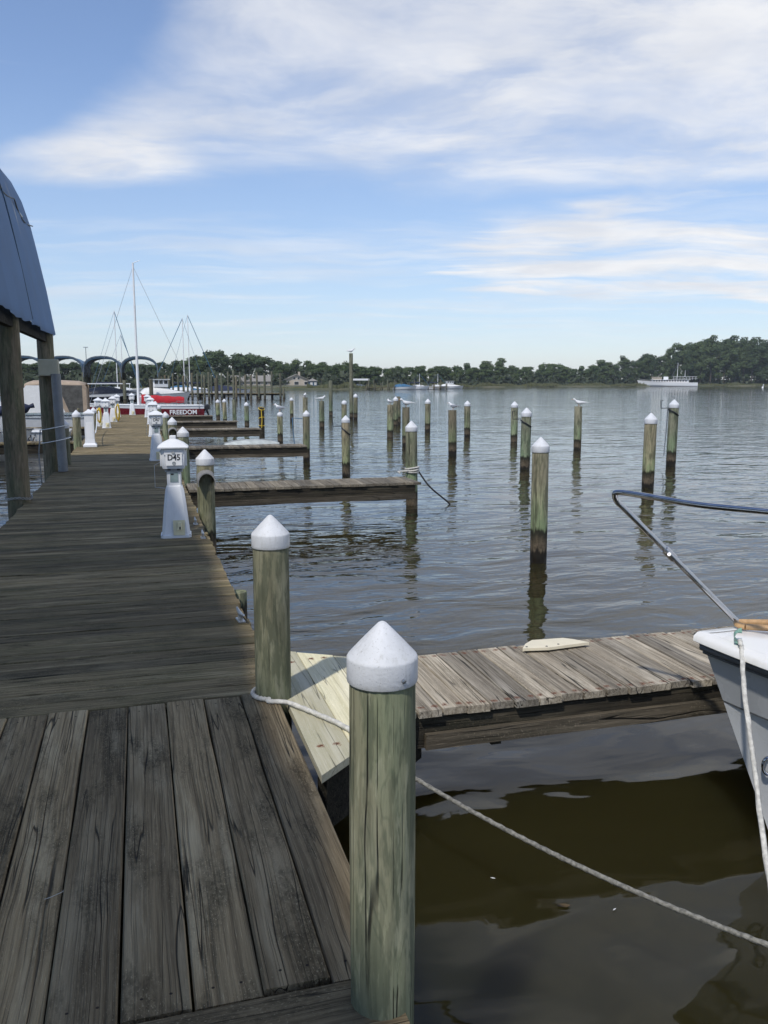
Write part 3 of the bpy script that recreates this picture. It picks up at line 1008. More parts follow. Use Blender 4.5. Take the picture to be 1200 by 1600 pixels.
def pedestal(label, x, y, sign=None, rz=0., group=None):
    t_ = thing('power_pedestal', label, 'pedestal', (x, y, DK + .001), rz, group)
    pedestal_parts(t_, sign)
    return t_


pedestal('white dock power pedestal with a plate reading D45', .345, 9.58, 'D45', -.05)
pedestal('white dock power pedestal with a plate reading D47, beyond D45', .345, 19.2, 'D47', .05)
GP = 'power pedestals farther along the dock'
p3 = pedestal('white power pedestal beyond D47, level with the dinghy finger pier', .42, 27.8, None, .0, GP)


def ped_copy(label, x, y, rz=0.):
    o = copy_tree(p3)
    o.location = (x, y, DK + .001)
    o.rotation_euler = (0, 0, rz)
    o['label'] = label
    return o


ped_copy('white power pedestal beside the capped piling of the first short finger pier', .46, 36.0)
ped_copy('white power pedestal by the dock end next to the last finger pier', .42, 43.1, .1)
l1 = ped_copy('white power pedestal with a small orange hose coil, opposite the second finger', -1.18, 33.4)
l2 = ped_copy('white power pedestal with a large yellow hose hung on its side', -1.08, 38.6)
ped_copy('white power pedestal on the boat side near the dock end', -1.02, 43.9)
ped_copy('white power pedestal set back behind the orange hose coil', -1.50, 34.8, .3)
e_ = ped_copy('white pedestal standing in the middle of the dock end before the sailboat', -.33, 46.5)
e_.scale = (1, 1, 1.02)
for (nm, lab, x, y, mtl, z0, hh, lean) in (('hose_coil', 'yellow hose coiled on the side of a white pedestal', -.90, 38.5, M_YEL, .10, .62, .3), ('hose_coil', 'orange yellow hose coil behind a white pedestal', -1.45, 33.3, M_YEL, .25, .45, 0)):
    t_ = thing(nm, lab, 'hose', (x, y, DK))
    for k in range(4):
        pts = [(.07 * math.cos(R(30 * i)) + .012 * k, -.05 + .02 * k, z0 + hh / 2 + (hh / 2 + .02 * k) * math.sin(R(30 * i))) for i in range(13)]
        MB().tube(pts, .016, 6).build('hose_turn', mtl, t_, smooth=60)

# plain white dock box
t_ = thing('dock_box_post', 'tall plain white square post box with flared foot on the boat side', 'post box', (-1.28, 23.8, DK + .001))


def sq(w, z_): return [(-w, -w, z_), (w, -w, z_), (w, w, z_), (-w, w, z_)]


b_ = MB().grid([sq(.17, 0), sq(.17, .05), sq(.13, .1), sq(.118, .2), sq(.115, .86)], close=True)
b_.f += [(0, 1, 2, 3), (16, 17, 18, 19)]
b_.build('body', M_PED, t_)
MB().box((0, -.1165, .4), (.16, .004, .5)).build('door_panel', M_SIGN, t_)
MB().grid([sq(.14, .86), sq(.14, .9), sq(.06, .95), sq(.05, .955), sq(.02, .99)], close=True).add(sq(.02, .99), [(0, 1, 2, 3)]).build('lid', M_PED, t_)
# white line from it to the neighbour piling
tag(MB().tube(sag((-1.15, 23.9, 1.0), (-1.42, 31.5, 1.25), .15, 16), .014, 6).build('slack_cable', M_WHITE, smooth=60), 'white cable slung between the plain white box and the next piling', 'cable')


# cleats along the dock edge
def cleat(x, y, rz, lab):
    t_ = thing('dock_cleat', lab, 'cleat', (x, y, DK + .002), rz, 'cleats along the dock edge')
    MB().box((0, 0, .006), (.05, .13, .012), ch=.004).build('base', M_GALV, t_)
    MB().tube([(0, -.11, .07), (0, -.06, .055), (0, 0, .052), (0, .06, .055), (0, .11, .07)], [.008, .013, .016, .013, .008], 8).build('horns', M_GALV, t_, smooth=60)
    for s in (-1, 1):
        MB().tube([(0, s * .03, .01), (0, s * .03, .055)], .011, 8).build('post', M_GALV, t_, smooth=60)


cleat(.64, 5.95, .1, 'grey metal cleat on the dock edge near the rope wrapped piling')
cleat(.62, 9.35, 0, 'metal cleat on the dock edge beside the D45 pedestal')
cleat(.60, 10.3, 0, 'metal cleat on the dock edge behind the D45 pedestal')

# ================================================================== NEAR CANOPY on the boat side
CY0, CY1 = -7.2, 17.85
XE = -1.60
PROF = [(-1.505, 3.29), (-1.60, 4.05), (-1.715, 4.78), (-1.81, 5.25), (-1.95, 5.7), (-2.12, 6.05), (-2.36, 6.36), (-2.75, 6.66), (-3.3, 6.88), (-4.0, 6.96), (-4.7, 6.88), (-5.25, 6.66), (-5.64, 6.36), (-5.88, 6.05), (-6.05, 5.7), (-6.2, 5.25), (-6.3, 4.78), (-6.42, 4.05), (-6.5, 3.29)]
cn = thing('boat_canopy', 'large blue grey tarpaulin boat canopy arching beside the dock on brown posts', 'canopy', (0, 0, 0))
rows_ = []
NS = 60
RIBS = [CY0 + i * 2.505 for i in range(11)]
for i in range(NS * 2 + 1):
    y = CY0 + (CY1 - CY0) * i / (NS * 2)
    ph = ((y - CY0) / 2.505) % 1.
    sagk = math.sin(math.pi * ph)
    row = []
    for j, (x, z) in enumerate(PROF):
        up = max(0, (z - 3.3) / 3.7)
        s_ = .075 * sagk * up ** .6 * (1 if z > 3.5 else 0)
        nx = -1 if x > -4 else 1
        fold = .03 * math.sin(y * 5.3 + j * .6) + .02 * math.sin(y * 11.7 - j * .35 + math.sin(y * 2.3))
        hem = .06 + (.015 * math.sin(y * 2.1) + .012 * math.sin(y * 6.7)) if j in (0, len(PROF) - 1) else 0
        row.append((x + nx * (s_ * .55 + fold * (1 - up)), y, z - s_ * up - hem))
    rows_.append(row)
top_ = MB().grid(rows_)
tarp = top_.build('tarpaulin', M_TARP, cn, smooth=60)
for y in RIBS:
    pts = smoothpath([(x + (-.035 if x > -4 else .035), y, z - .03) for x, z in PROF], 2)
    MB().tube(pts, .024, 6).build('rib', M_GALV, cn, smooth=60)
for (x, z) in ((-1.865, 5.27), (-4.0, 6.90), (-6.14, 5.27), (-2.42, 6.32), (-5.6, 6.3)):
    MB().tube([(x, CY0, z), (x, CY1 - .05, z)], .02, 6).build('purlin', M_GALV, cn, smooth=60)
for y in RIBS[:-1:2]:
    for f_ in (.5,):
        MB().tube(smoothpath([(x + (.012 if x > -4 else -.012) - (.04 if x > -4 else -.04) * max(0, (z - 3.3) / 3.7) ** .6, y + 2.505 * f_, z - .07 * max(0, (z - 3.3) / 3.7) ** 1.6) for x, z in PROF], 2), .011, 5).build('fabric_seam', M_TARPV, cn, smooth=60)
# seam batten outside, as the dark line along the flank
for y0 in RIBS[:-1]:
    MB().tube(smoothpath([(-1.79, y0, 5.27), (-1.815, y0 + .8, 5.18), (-1.82, y0 + 1.7, 5.18), (-1.79, y0 + 2.5, 5.27)], 4), .012, 5).build('seam_cord', M_DARKP, cn)
for s, x in ((1, -1.66), (-1, -6.36)):
    MB().box((x, (CY0 + CY1) / 2, 3.21), (.09, CY1 - CY0 - .1, .22)).build('eave_beam', M_BEAM, cn)
for y, x in ((12.95, -1.70), (17.5, -1.66), (8.2, -1.78), (3.4, -1.78), (-1.4, -1.78), (-6.2, -1.78), (17.5, -6.36), (12.95, -6.36), (8.2, -6.36), (3.4, -6.36), (-1.4, -6.36)):
    ps = MB()
    prof = [(.165, -1.6), (.16, 0), (.155, 1.5), (.15, 3.2), (.145, 3.31)]
    MB().lathe(prof, 18, wob=.012).build('post', M_PDRY, cn, (x, y, 0), smooth=40)
# tan meter box and conduit pipe on the end post
bx_ = thing('electric_box', 'tan metal electrical box fixed high on the canopy end post', 'box', (-1.60, 17.3, 2.62))
MB().box((0, 0, 0), (.36, .2, .31), ch=.015).build('box_body', M_BEIGE2, bx_)
MB().box((-.01, -.106, 0), (.33, .012, .28), ch=.004).build('box_lid', M_BEIGE2, bx_)
cd = thing('conduit', 'grey vertical conduit pipe with wire ties below the tan box', 'pipe', (-1.50, 17.22, 0))
MB().tube([(0.02, 0, 2.50), (.04, -.02, 1.6), (.06, -.03, .66)], .09, 14).build('pipe', M_PIPE, cd, smooth=60)
for z_ in (1.25, 1.5):
    MB().tube([(-.05 + .27 * math.cos(R(20 * i)), .1 + .3 * math.sin(R(20 * i)), z_ + .05 * math.cos(R(20 * i))) for i in range(19)], .009, 5).build('wire_tie', M_WHITE, cd, smooth=60)
MB().tube([(-.32, .1, 1.45), (-.36, 0, 1.0), (-.33, 0, .2)], .012, 6).build('hanging_wire', M_PIPE, cd, smooth=60)
# chain round the foot of the other post
ch = thing('post_chain', 'pale chain wrapped round the foot of the canopy post', 'chain', (-1.70, 12.95, .72))
for i in range(22):
    a = 2 * math.pi * i / 22
    MB().tube([(.178 * math.cos(a) + .024 * math.cos(q_ * 1.0472) * -math.sin(a), .178 * math.sin(a) + .024 * math.cos(q_ * 1.0472) * math.cos(a), .013 * math.sin(q_ * 1.0472) + .012 * math.sin(a * 3)) for q_ in range(7)], .0065, 5).build('chain_link', M_GALV, ch)


# ================================================================== ROPES in front
foot = Vector((.645, 4.42, DK))
pts = [foot + Vector((.112 * math.cos(R(a)), .112 * math.sin(R(a)), .022 + .0 * a)) for a in range(40, 265, 15)]
pts += [foot + Vector(v) for v in ((-.045, -.125, .02), (.05, -.17, .018), (.17, -.36, .016), (.27, -.56, .016), (.33, -.74, .0), (.40, -.80, -.06))]
tag(MB().tube(smoothpath(pts, 7), .0125, 9, 14, 3).build('mooring_rope', M_ROPE, smooth=70),
    'white laid rope looped round the piling foot and over the pale boards', 'rope')
p0 = Vector((1.045, 3.62, .59))
p1 = Vector((2.35, 1.52, .55))
tag(MB().tube([p0 + (p1 - p0) * (i / 90) - Vector((0, 0, .11 * 4 * (i / 90) * (1 - i / 90))) for i in range(91)], .0098, 9, 18, 3).build('mooring_rope', M_ROPEG, smooth=70),
    'grey braided mooring rope hanging over the dark water in a slack curve', 'rope')

# cream board lying on the finger
bd = thing('loose_board', 'loose cream painted board lying on the near finger pier', 'board', (2.53, 4.79, DK + .004), -.12)
pl = [(-.235, -.075), (-.19, .01), (-.12, .085), (.10, .098), (.16, .06), (.235, -.02), (.05, -.06), (-.06, -.085)]
MB().prism(pl, 0, .018).build('panel', M_CREAM, bd)
for x, y in ((-.2, -.05), (-.07, -.06), (.02, -.03)):
    MB().lathe([(.008, 0), (.006, .003), (0, .003)], 8).build('screw', M_DARKP, bd, (x, y, .0182))


# small litter: a leaf and two feathers afloat, a curl of string on the planks
lf = at(880, 1415, .006)
tag(MB().prism([(-.032, 0), (-.015, .012), (.012, .013), (.034, .002), (.014, -.012), (-.014, -.011)], 0, .002).build('floating_leaf', M_TEAKD, None, lf, rot=(0, 0, -.3)), 'small brown leaf floating on the dark water under the slack rope', 'leaf')
for (x, y, a, lab) in ((960, 1421, .4, 'tiny white feather floating under the slack rope near the boat'), (770, 1372, -.6, 'tiny white feather floating between the piling and the leaf')):
    tag(MB().prism([(-.011, 0), (0, .003), (.012, 0), (0, -.003)], 0, .002).build('floating_feather', M_GULLW, None, at(x, y, .006), rot=(0, 0, a)), lab, 'feather')
sp = at(85, 1400, DK + .004)
tag(MB().tube(smoothpath([sp + Vector(v) for v in ((-.03, -.01, 0), (-.012, -.007, .002), (.01, .002, .004), (.024, .014, .002), (.026, .024, 0))], 5), .0012, 5).build('string_scrap', M_ROPE), 'short curl of white string lying on the broad planks', 'string')


# ================================================================== BOATS
def hull_rows(L, B, zbow, zst, rake, stern_w=.8, power=2.2, s0=.35, nst=18, nv=7, draft=.35, vflare=.62, zb=None):
    """stations from stern (x=0) to bow (x=L); rows from keel to sheer; returns [station][row] for the +y side"""
    out = []
    for i in range(nst + 1):
        s = i / nst
        s = 1 - (1 - s) ** 1.25
        if s < s0: hb = B / 2 * (stern_w + (1 - stern_w) * math.sin(s / s0 * math.pi / 2))
        else: hb = B / 2 * max(0, 1 - ((s - s0) / (1 - s0)) ** power)
        zs = zst + (zbow - zst) * s ** 2
        row = []
        for j in range(nv + 1):
            v = j / nv
            z = -draft * (1 - s ** 3 * .6) + (zs + draft * (1 - s ** 3 * .6)) * v
            wv = vflare + (1 - vflare) * v ** .8
            wv *= min(1, v * 3.2) ** .6 if v < .32 else 1
            sharp = 1 - (1 - v) * .55 * max(0, (s - .5) / .5)
            row.append((s * L - rake * (1 - v) * s ** 5, hb * wv * sharp, z))
        out.append(row)
    return out


def hull_parts(t_, H, bands, deck_mat, deck_drop=.03, flip=1):
    """bands: list of (row0,row1,name,material)"""
    nst = len(H)
    for (r0, r1, nm, mt) in bands:
        mb = MB()
        for s in (1, -1):
            mb.grid([[(flip * p[0], s * p[1], p[2]) for p in st_[r0:r1 + 1]] for st_ in H])
        tr = H[0]
        mb.grid([[(flip * p[0], p[1], p[2]) for p in tr[r0:r1 + 1]], [(flip * p[0], -p[1], p[2]) for p in tr[r0:r1 + 1]]])
        mb.build(nm, mt, t_, smooth=35, fix=False)
    mb = MB().grid([[(flip * st_[-1][0], st_[-1][1] * .995, st_[-1][2] - deck_drop), (flip * st_[-1][0], 0, st_[-1][2] - deck_drop + .05 * min(1, st_[-1][1])), (flip * st_[-1][0], -st_[-1][1] * .995, st_[-1][2] - deck_drop)] for st_ in H])
    mb.build('deck', deck_mat, t_, smooth=40, fix=False)
    mb = MB()
    for s in (1, -1):
        mb.tube([(flip * st_[-1][0], s * st_[-1][1], st_[-1][2]) for st_ in H], .022, 6)
    return mb


# --- near grey boat, bow at the finger
ang = math.atan2(.6, -.8)
nb = thing('grey_boat', 'pale grey boat bow with steel rail beside the near finger pier', 'boat', (2.66, 3.50, 0), ang)
# local +X is forward, stem head at the origin
LB = 4.6


def hb_(d):
    u = min(1, d / 1.9)
    return .93 * (1 - (1 - u) ** 2.15)


def nb_sheer(d): return 1.10 - .045 * d + .004 * d * d


ST = [0, .015, .04, .08, .13, .2, .3, .42, .56, .75, 1., 1.35, 1.8, 2.4, 3.2, 4.0, LB]


def nb_ring(d, v, extra=0.):
    """v = 1 at the sheer, 0 at the waterline, below 0 under water"""
    zs = nb_sheer(d)
    z = zs * v if v >= 0 else v * .4
    w = hb_(d)
    fl = 1. if v >= .999 else (.93 - .0 * v if v >= .69 else .80 - .32 * (1 - max(v, -.2) / .69) * 1.0)
    k = max(0, 1 - d / 2.2)
    fl = fl - (1 - v) * .30 * k
    rake = .42 * (1 - v) * max(0, 1 - d / 3.0)
    return (-d - rake, max(0, w * fl) + extra, z)


def nb_part(name, vs, mt, extra=0.):
    mb = MB()
    for s in (1, -1):
        mb.grid([[(p[0], s * p[1], p[2]) for p in [nb_ring(d, v, extra if d > 0 else 0) for v in vs]] for d in ST])
    a = [nb_ring(LB, v, extra) for v in vs]
    mb.grid([a, [(p[0], -p[1], p[2]) for p in a]])
    return mb.build(name, mt, nb, smooth=30, fix=False)


nb_part('topsides', [.93, .88, .8, .70], M_HULLG)
nb_part('knuckle', [.70, .691], M_RUB)
nb_part('lower_hull', [.689, .55, .4, .25, .1, 0, -.4, -1.], M_HULLL)
mb = MB()
for s in (1, -1):
    rw = []
    for d in ST:
        p = nb_ring(d, 1.)
        w = p[1]
        z = p[2]
        rw.append([(p[0] - .0, s * max(0, w - .05), z + .012), (p[0] + .012, s * (w + .004), z + .012), (p[0] + .03, s * (w + .022), z - .006), (p[0] + .03, s * (w + .026), z - .03), (p[0] + .012, s * (w + .014), z - .042)])
    mb.grid(rw)
mb.build('gunwale', M_GEL, nb, smooth=50, fix=False)
mb = MB()
for s in (1, -1):
    for (o1, v_, r_) in ((.018, .945, .017), (.006, .918, .008)):
        mb.tube([(p[0] + .012, s * (p[1] + o1), p[2]) for p in [nb_ring(d, v_) for d in ST]], r_, 8)
mb.build('rub_rail', M_RUB, nb, smooth=60)
mb = MB().grid([[(p[0] - .0, s * max(0, p[1] - .02), p[2] + .004 + .02 * (1 - abs(s)) * min(1, p[1] * 4)) for s in (1, .6, .2, -.2, -.6, -1)] for p in [nb_ring(d, 1.) for d in ST]])
for i, p in enumerate(mb.v):
    st_i, k_ = divmod(i, 6)
    q_ = nb_ring(ST[st_i], 1.)
    mb.v[i] = (q_[0], (1, .6, .2, -.2, -.6, -1)[k_] * max(0, q_[1] - .02), q_[2] + .006 + .02 * (1 - (1, .6, .2, .2, .6, 1)[k_]) * min(1, q_[1] * 3))
mb.build('foredeck', M_GEL, nb, smooth=50, fix=False)


def w2l(p):
    return nb_inv @ Vector(p)


nb_inv = (Matrix.Translation((2.66, 3.50, 0)) @ Matrix.Rotation(ang, 4, 'Z')).inverted()
base_ = Vector((2.937, 3.532, 1.105))
bend = Vector((2.262, 3.72, 1.785))
end_ = Vector((2.62, 3.05, 1.79))
far_ = end_ + (end_ - bend) * 1.6
path = [base_, base_.lerp(bend, .5), base_.lerp(bend, .88), base_.lerp(bend, .955) + Vector((-.004, -.004, .0)), bend + Vector((.004, -.02, .012)), bend.lerp(end_, .05) + Vector((-.004, 0, .022)), bend.lerp(end_, .12) + Vector((0, 0, .022)), bend.lerp(end_, .3) + Vector((.0, 0, .014)), bend.lerp(end_, .6), end_, end_.lerp(far_, .5), far_, far_ + Vector((.25, -.35, -.35)), far_ + Vector((.35, -.5, -.75))]
MB().tube([w2l(p) for p in smoothpath(path, 8)], .0148, 14).build('bow_rail', M_STEEL, nb, smooth=70)
fit = w2l(base_.lerp(bend, .565))
dr = (w2l(bend) - w2l(base_)).normalized()
MB().tube([fit - dr * .035, fit + dr * .035], .0215, 12).build('rail_clamp', M_STEEL, nb, smooth=50)
sidev = dr.cross(Vector((0, 0, 1))).normalized()
for s, o_ in ((1, -.012), (-1, .02)):
    MB().tube([fit + dr * o_, fit + dr * o_ + sidev * (s * .04) + Vector((0, 0, .015 * s)), fit + dr * (o_ + .012) + sidev * (s * .06) + Vector((0, 0, .012 * s))], .009, 6).build('clamp_lug', M_STEEL, nb, smooth=50)
MB().lathe([(.035, 0), (.035, .006), (.018, .012), (.018, .03), (0, .03)], 14).build('rail_foot', M_STEEL, nb, w2l(base_) - Vector((0, 0, .008)), smooth=40)
for q_, (a, b_) in enumerate((((2.905, 3.47, 1.125), (3.55, 3.06, 1.14)), ((2.93, 3.535, 1.13), (3.6, 3.25, 1.145)))):
    MB().tube([w2l(a), w2l(Vector(a).lerp(Vector(b_), .5)), w2l(b_)], .016, 8).build('wooden_rail', M_TEAK, nb, smooth=60)
MB().tube([w2l(p) for p in smoothpath([(2.905, 3.47, 1.125), (2.888, 3.505, 1.127), (2.905, 3.535, 1.13), (2.93, 3.535, 1.13)], 5)], .016, 8).build('wooden_rail', M_TEAK, nb, smooth=60)
# green plastic chafe guard where the line crosses the edge
cg = w2l(at(1160, 1001, 1.12))
mb = MB()
rw = []
for i in range(9):
    a = R(-100 + 25 * i)
    rw.append([(cg.x + .03 * math.cos(a) + .01, cg.y + u * .042, cg.z + .018 + .03 * math.sin(a) + .006 * math.sin(u * 7 + i)) for u in (-1, -.5, 0, .5, 1)])
mb.grid(rw).build('chafe_guard', M_GRNP, nb, smooth=60)
ra = at(1157, 1006, 1.125)
tail = [ra + Vector((.02, .03, .005)), ra, ra + Vector((-.006, -.02, -.03)), at(1163, 1080, .97), at(1172, 1150, .82), at(1181, 1215, .68), at(1190, 1290, .54), at(1203, 1380, .40), at(1225, 1500, .25)]
tag(MB().tube(smoothpath(tail, 12), .0108, 9, 18, 3).build('bow_line', M_ROPE, smooth=70), 'white braided bow line hanging down in front of the grey hull', 'rope')
# chrome eye low on the hull
ey = w2l(at(1196, 1222, .45) + Vector((.0, .0, 0)))
dmin = min(ST, key=lambda d: abs(-d - .25 - ey.x))
pp = nb_ring(max(.1, -ey.x - .2), .45)
MB().tube([(pp[0] + .03 * math.cos(R(24 * i)), pp[1] + .012, pp[2] + .045 * math.sin(R(24 * i))) for i in range(16)], .009, 6).build('bow_eye', M_STEEL, nb, smooth=60)


# --- red sailboat at the dock end, bow towards the land side
sb = thing('red_sailboat', 'white sailboat with dark red hull stripe, lettering and furled red sail', 'sailboat', (3.72, 52., 0))
H = hull_rows(6.6, 2.1, 1.12, .98, .5, .7, 2.0, .4, draft=.3, vflare=.8)
nvb = 7
hull_parts(sb, H, [(0, 3, 'lower_hull', M_WHITE), (3, 6, 'red_stripe', M_RED), (6, 7, 'white_gunwale', M_WHITE)], M_GEL, flip=-1).build('toe_rail', M_WHITE, sb, smooth=60)
text_mesh('FREEDOM', .36, 'lettering', M_WHITE, sb, (-1.22, -.955, .60), (math.pi / 2 - .05, 0, .11), .004, bold=.008)
MB().grid([[(-2.2, -.6, .66), (-2.2, -.55, .9), (-2.2, .55, .9), (-2.2, .6, .66)], [(-4.4, -.5, .72), (-4.3, -.42, .95), (-4.3, .42, .95), (-4.4, .5, .72)], [(-5.1, -.25, .76), (-5.0, -.2, .8), (-5.0, .2, .8), (-5.1, .25, .76)]]).build('cabin', M_WHITE, sb)
MB().tube([(-3.72, 0, .7), (-3.70, 0, 9.1)], [.075, .05], 8).build('mast', M_WHITE, sb, smooth=60)
MB().tube([(-3.68, 0, 9.1), (-3.3, 0, 9.25)], .014, 5).build('wind_vane', M_GALV, sb)
MB().tube([(-3.65, 0, 1.5), (-1.1, 0, 1.35)], .045, 8).build('boom', M_WHITE, sb, smooth=60)
rw = []
for i in range(15):
    u = i / 14
    x = -3.55 + 2.45 * u
    hgt = (.3 - .1 * u) * (1 + .12 * math.sin(u * 23))
    rw.append([(x, .13 * math.cos(R(30 * k)) * (1 - .25 * u), 1.42 - .06 * u + hgt * math.sin(R(30 * k)) * .85 - .05) for k in range(12)])
MB().grid(rw, close=True).add(rw[0], [tuple(range(12))]).add(rw[-1], [tuple(range(12))]).build('furled_sail', M_REDC, sb, smooth=60)
for a, b_ in (((-3.7, 0, 8.9), (-6.5, 0, .9)), ((-3.7, 0, 8.9), (-.1, 0, .75)), ((-3.7, 0, 7), (-3.6, -.95, .75)), ((-3.7, 0, 7), (-3.6, .95, .75)), ((-1.2, 0, 1.4), (-.8, 0, .7))):
    MB().tube([a, b_], .009, 4).build('stay', M_GALV, sb)
for x in (-.3, -1.6):
    MB().tube([(x, -.8, .65), (x, -.8, 1.25)], .014, 5).build('stanchion', M_STEEL, sb)
MB().tube([(-.1, -.8, 1.25), (-1.6, -.82, 1.25)], .012, 5).build('lifeline', M_STEEL, sb)
om = thing('outboard_motor', 'black outboard motor tilted on the stern of the red sailboat', 'motor', (3.86, 51.75, .58), 0)
MB().box((.02, 0, .28), (.42, .3, .32), (0, -.35, 0), ch=.07).build('cowling', M_DARKP, om, smooth=40)
MB().tube([(.02, 0, .16), (.12, 0, -.1), (.24, 0, -.42)], [.08, .06, .045], 8).build('shaft_leg', M_DARKP, om, smooth=50)
MB().lathe([(0, -.12), (.03, -.1), (.045, 0), (.02, .12), (0, .13)], 8).build('gear_case', M_DARKP, om, (.25, 0, -.45), rot=(0, math.pi / 2, 0))
MB().box((-.05, 0, .05), (.09, .2, .2), ch=.02).build('bracket', M_GALV, om)


# --- motor boats on the boat side of the dock
def cruiser(label, bow, L, B, canvas, y, zbow=1.25, script=None, name='motor_cruiser', roof=2.3, stripe=None):
    t_ = thing(name, label, 'boat', (bow, y, 0), math.pi)
    H = hull_rows(L, B, zbow, zbow * .72, .7, .86, 2.4, .45, draft=.3, vflare=.74)
    hull_parts(t_, H, [(0, 6, 'hull', M_GEL), (6, 7, 'gunwale', stripe or M_GEL)], M_GEL, flip=1).build('rub_rail', M_GALV, t_, smooth=60)
    zd = zbow * .8
    # trunk cabin forward, then windscreen and canvas
    rw = []
    for u, w, z in ((.36, .40, .52), (.42, .40, .55), (.6, .36, .42), (.76, .26, .24), (.86, .12, .04)):
        x = L * u
        rw.append([(x, -B * w, zd - .05), (x, -B * w * .92, zd + z * .7), (x, -B * w * .6, zd + z), (x, B * w * .6, zd + z), (x, B * w * .92, zd + z * .7), (x, B * w, zd - .05)])
    MB().grid(rw).add(rw[0], [tuple(range(6))]).build('cabin', M_GEL, t_, smooth=35)
    if canvas:
        MB().grid([[(L * .40, -B * .37, zd + .45), (L * .40, 0, zd + .55), (L * .40, B * .37, zd + .45)], [(L * .28, -B * .36, roof - .12), (L * .28, 0, roof - .05), (L * .28, B * .36, roof - .12)]]).build('windscreen', M_SMOKE, t_)
        rw = []
        for u, dz_ in ((.30, -.08), (.27, .0), (.18, .03), (.05, -.02), (.015, -.1)):
            rw.append([(L * u, -B * .42, roof + dz_ - .14), (L * u, -B * .34, roof + dz_ - .02), (L * u, 0, roof + dz_ + .04), (L * u, B * .34, roof + dz_ - .02), (L * u, B * .42, roof + dz_ - .14)])
        tp = MB().grid(rw).build('canvas_top', canvas, t_, smooth=40)
        md = tp.modifiers.new('thickness', 'SOLIDIFY'); md.thickness = .05
        MB().grid([[(L * .02, -B * .42, zd), (L * .02, B * .42, zd)], [(L * .02, -B * .42, roof - .22), (L * .02, B * .42, roof - .22)]]).build('stern_curtain', canvas, t_)
    for s in (-1, 1):
        if canvas:
            def quad(nm, u0, u1, u2, u3, m_, o_=.0):
                zt = roof - .16
                zb_ = zd + .12
                MB().grid([[(L * u0, s * (B * .42 + o_), zb_), (L * u1, s * (B * .42 + o_), zb_)], [(L * u3, s * (B * .425 + o_), zt), (L * u2, s * (B * .425 + o_), zt)]]).build(nm, m_, t_)
            quad('side_frame', .012, .03, .03, .012, canvas)
            quad('side_curtain', .03, .095, .145, .03, M_SMOKE)
            quad('side_frame', .095, .115, .17, .145, canvas)
            quad('cabin_side', .115, .40, .29, .17, M_GEL)
        pts = smoothpath([(L * .55, s * B * .44, zd + .1), (L * .57, s * B * .43, zd + .5), (L * .8, s * B * .27, zd + .62), (L * .99, s * .06, zbow + .5)], 4)
        MB().tube(pts, .014, 5).build('bow_rail', M_STEEL, t_, smooth=60)
        for u, w in ((.7, .35), (.85, .22)):
            MB().tube([(L * u, s * B * w, zd + .15), (L * u, s * B * (w - .02), zd + .58)], .012, 5).build('stanchion', M_STEEL, t_)
    if script:
        text_mesh(script, .42, 'lettering', M_INK, t_, (L * .2, B * .47, zd * .66), (math.pi / 2 - .1, 0, math.pi), .003, shear=.35)
    return t_


cr1 = cruiser('white cruiser with tan canvas top and smoked curtains behind the dock posts', -1.95, 8.2, 2.7, M_TANC, 38.2, 1.25, roof=2.38)
cr2 = cruiser('low white boat with script lettering on its bow lying near the conduit post', -2.25, 6.2, 2.2, None, 30.6, 1.0, script='Ri', roof=1.95)
# navy boom cover hanging low and leaning white outriggers
tag(MB().tube(smoothpath([(-8.0, 25.0, 1.66), (-5.2, 25.0, 1.60), (-3.4, 25.0, 1.58), (-2.75, 25.0, 1.72)], 5), [.15 + .02 * math.sin(i * 1.3) - (.09 if i > 13 else 0) for i in range(16)], 10).build('covered_boom', M_NAVY, smooth=60),
    'dark navy covered boom of the moored boat behind the big canopy post', 'boom')
rr_ = thing('outriggers', 'pair of white leaning fishing outriggers behind the canopy post', 'outrigger', (-5.0, 30.5, 0))
for dx_ in (0, .35):
    MB().tube([(dx_ + .35, 0, 1.2), (dx_ - .1, 0, 3.3)], [.045, .02], 6).build('pole', M_WHITE, rr_, smooth=60)
MB().tube([(2.05, 0, 1.3), (2.35, 0, 2.25)], .035, 6).build('pole', M_WHITE, rr_, smooth=60)
# console of the boat at the frame's edge
cs = thing('center_console_boat', 'white open motorboat with steel ladder rails behind the first canopy post', 'boat', (-9.3, 27.6, 0))
H = hull_rows(6.2, 2.2, .95, .75, .6, .86, 2.4, .45, draft=.3, vflare=.76)
hull_parts(cs, H, [(0, 7, 'hull', M_GEL)], M_GEL).build('rub_rail', M_RUB, cs, smooth=60)
MB().grid([[(3.9, -.5, .75), (3.9, .5, .75)], [(4.1, -.45, 1.45), (4.1, .45, 1.45)], [(4.5, -.4, 1.5), (4.5, .4, 1.5)], [(5.0, -.45, .8), (5.0, .45, .8)]]).build('console', M_WHITE, cs)
MB().box((4.35, 0, 1.1), (.5, .9, .7), ch=.06).build('console_body', M_WHITE, cs, smooth=30)
for i in range(4):
    MB().tube([(4.9 + i * .28, -.8, .8), (4.75 + i * .28, -.8, 1.35), (5.2 + i * .28, -.8, 1.35)], .015, 5).build('rail', M_STEEL, cs, smooth=60)
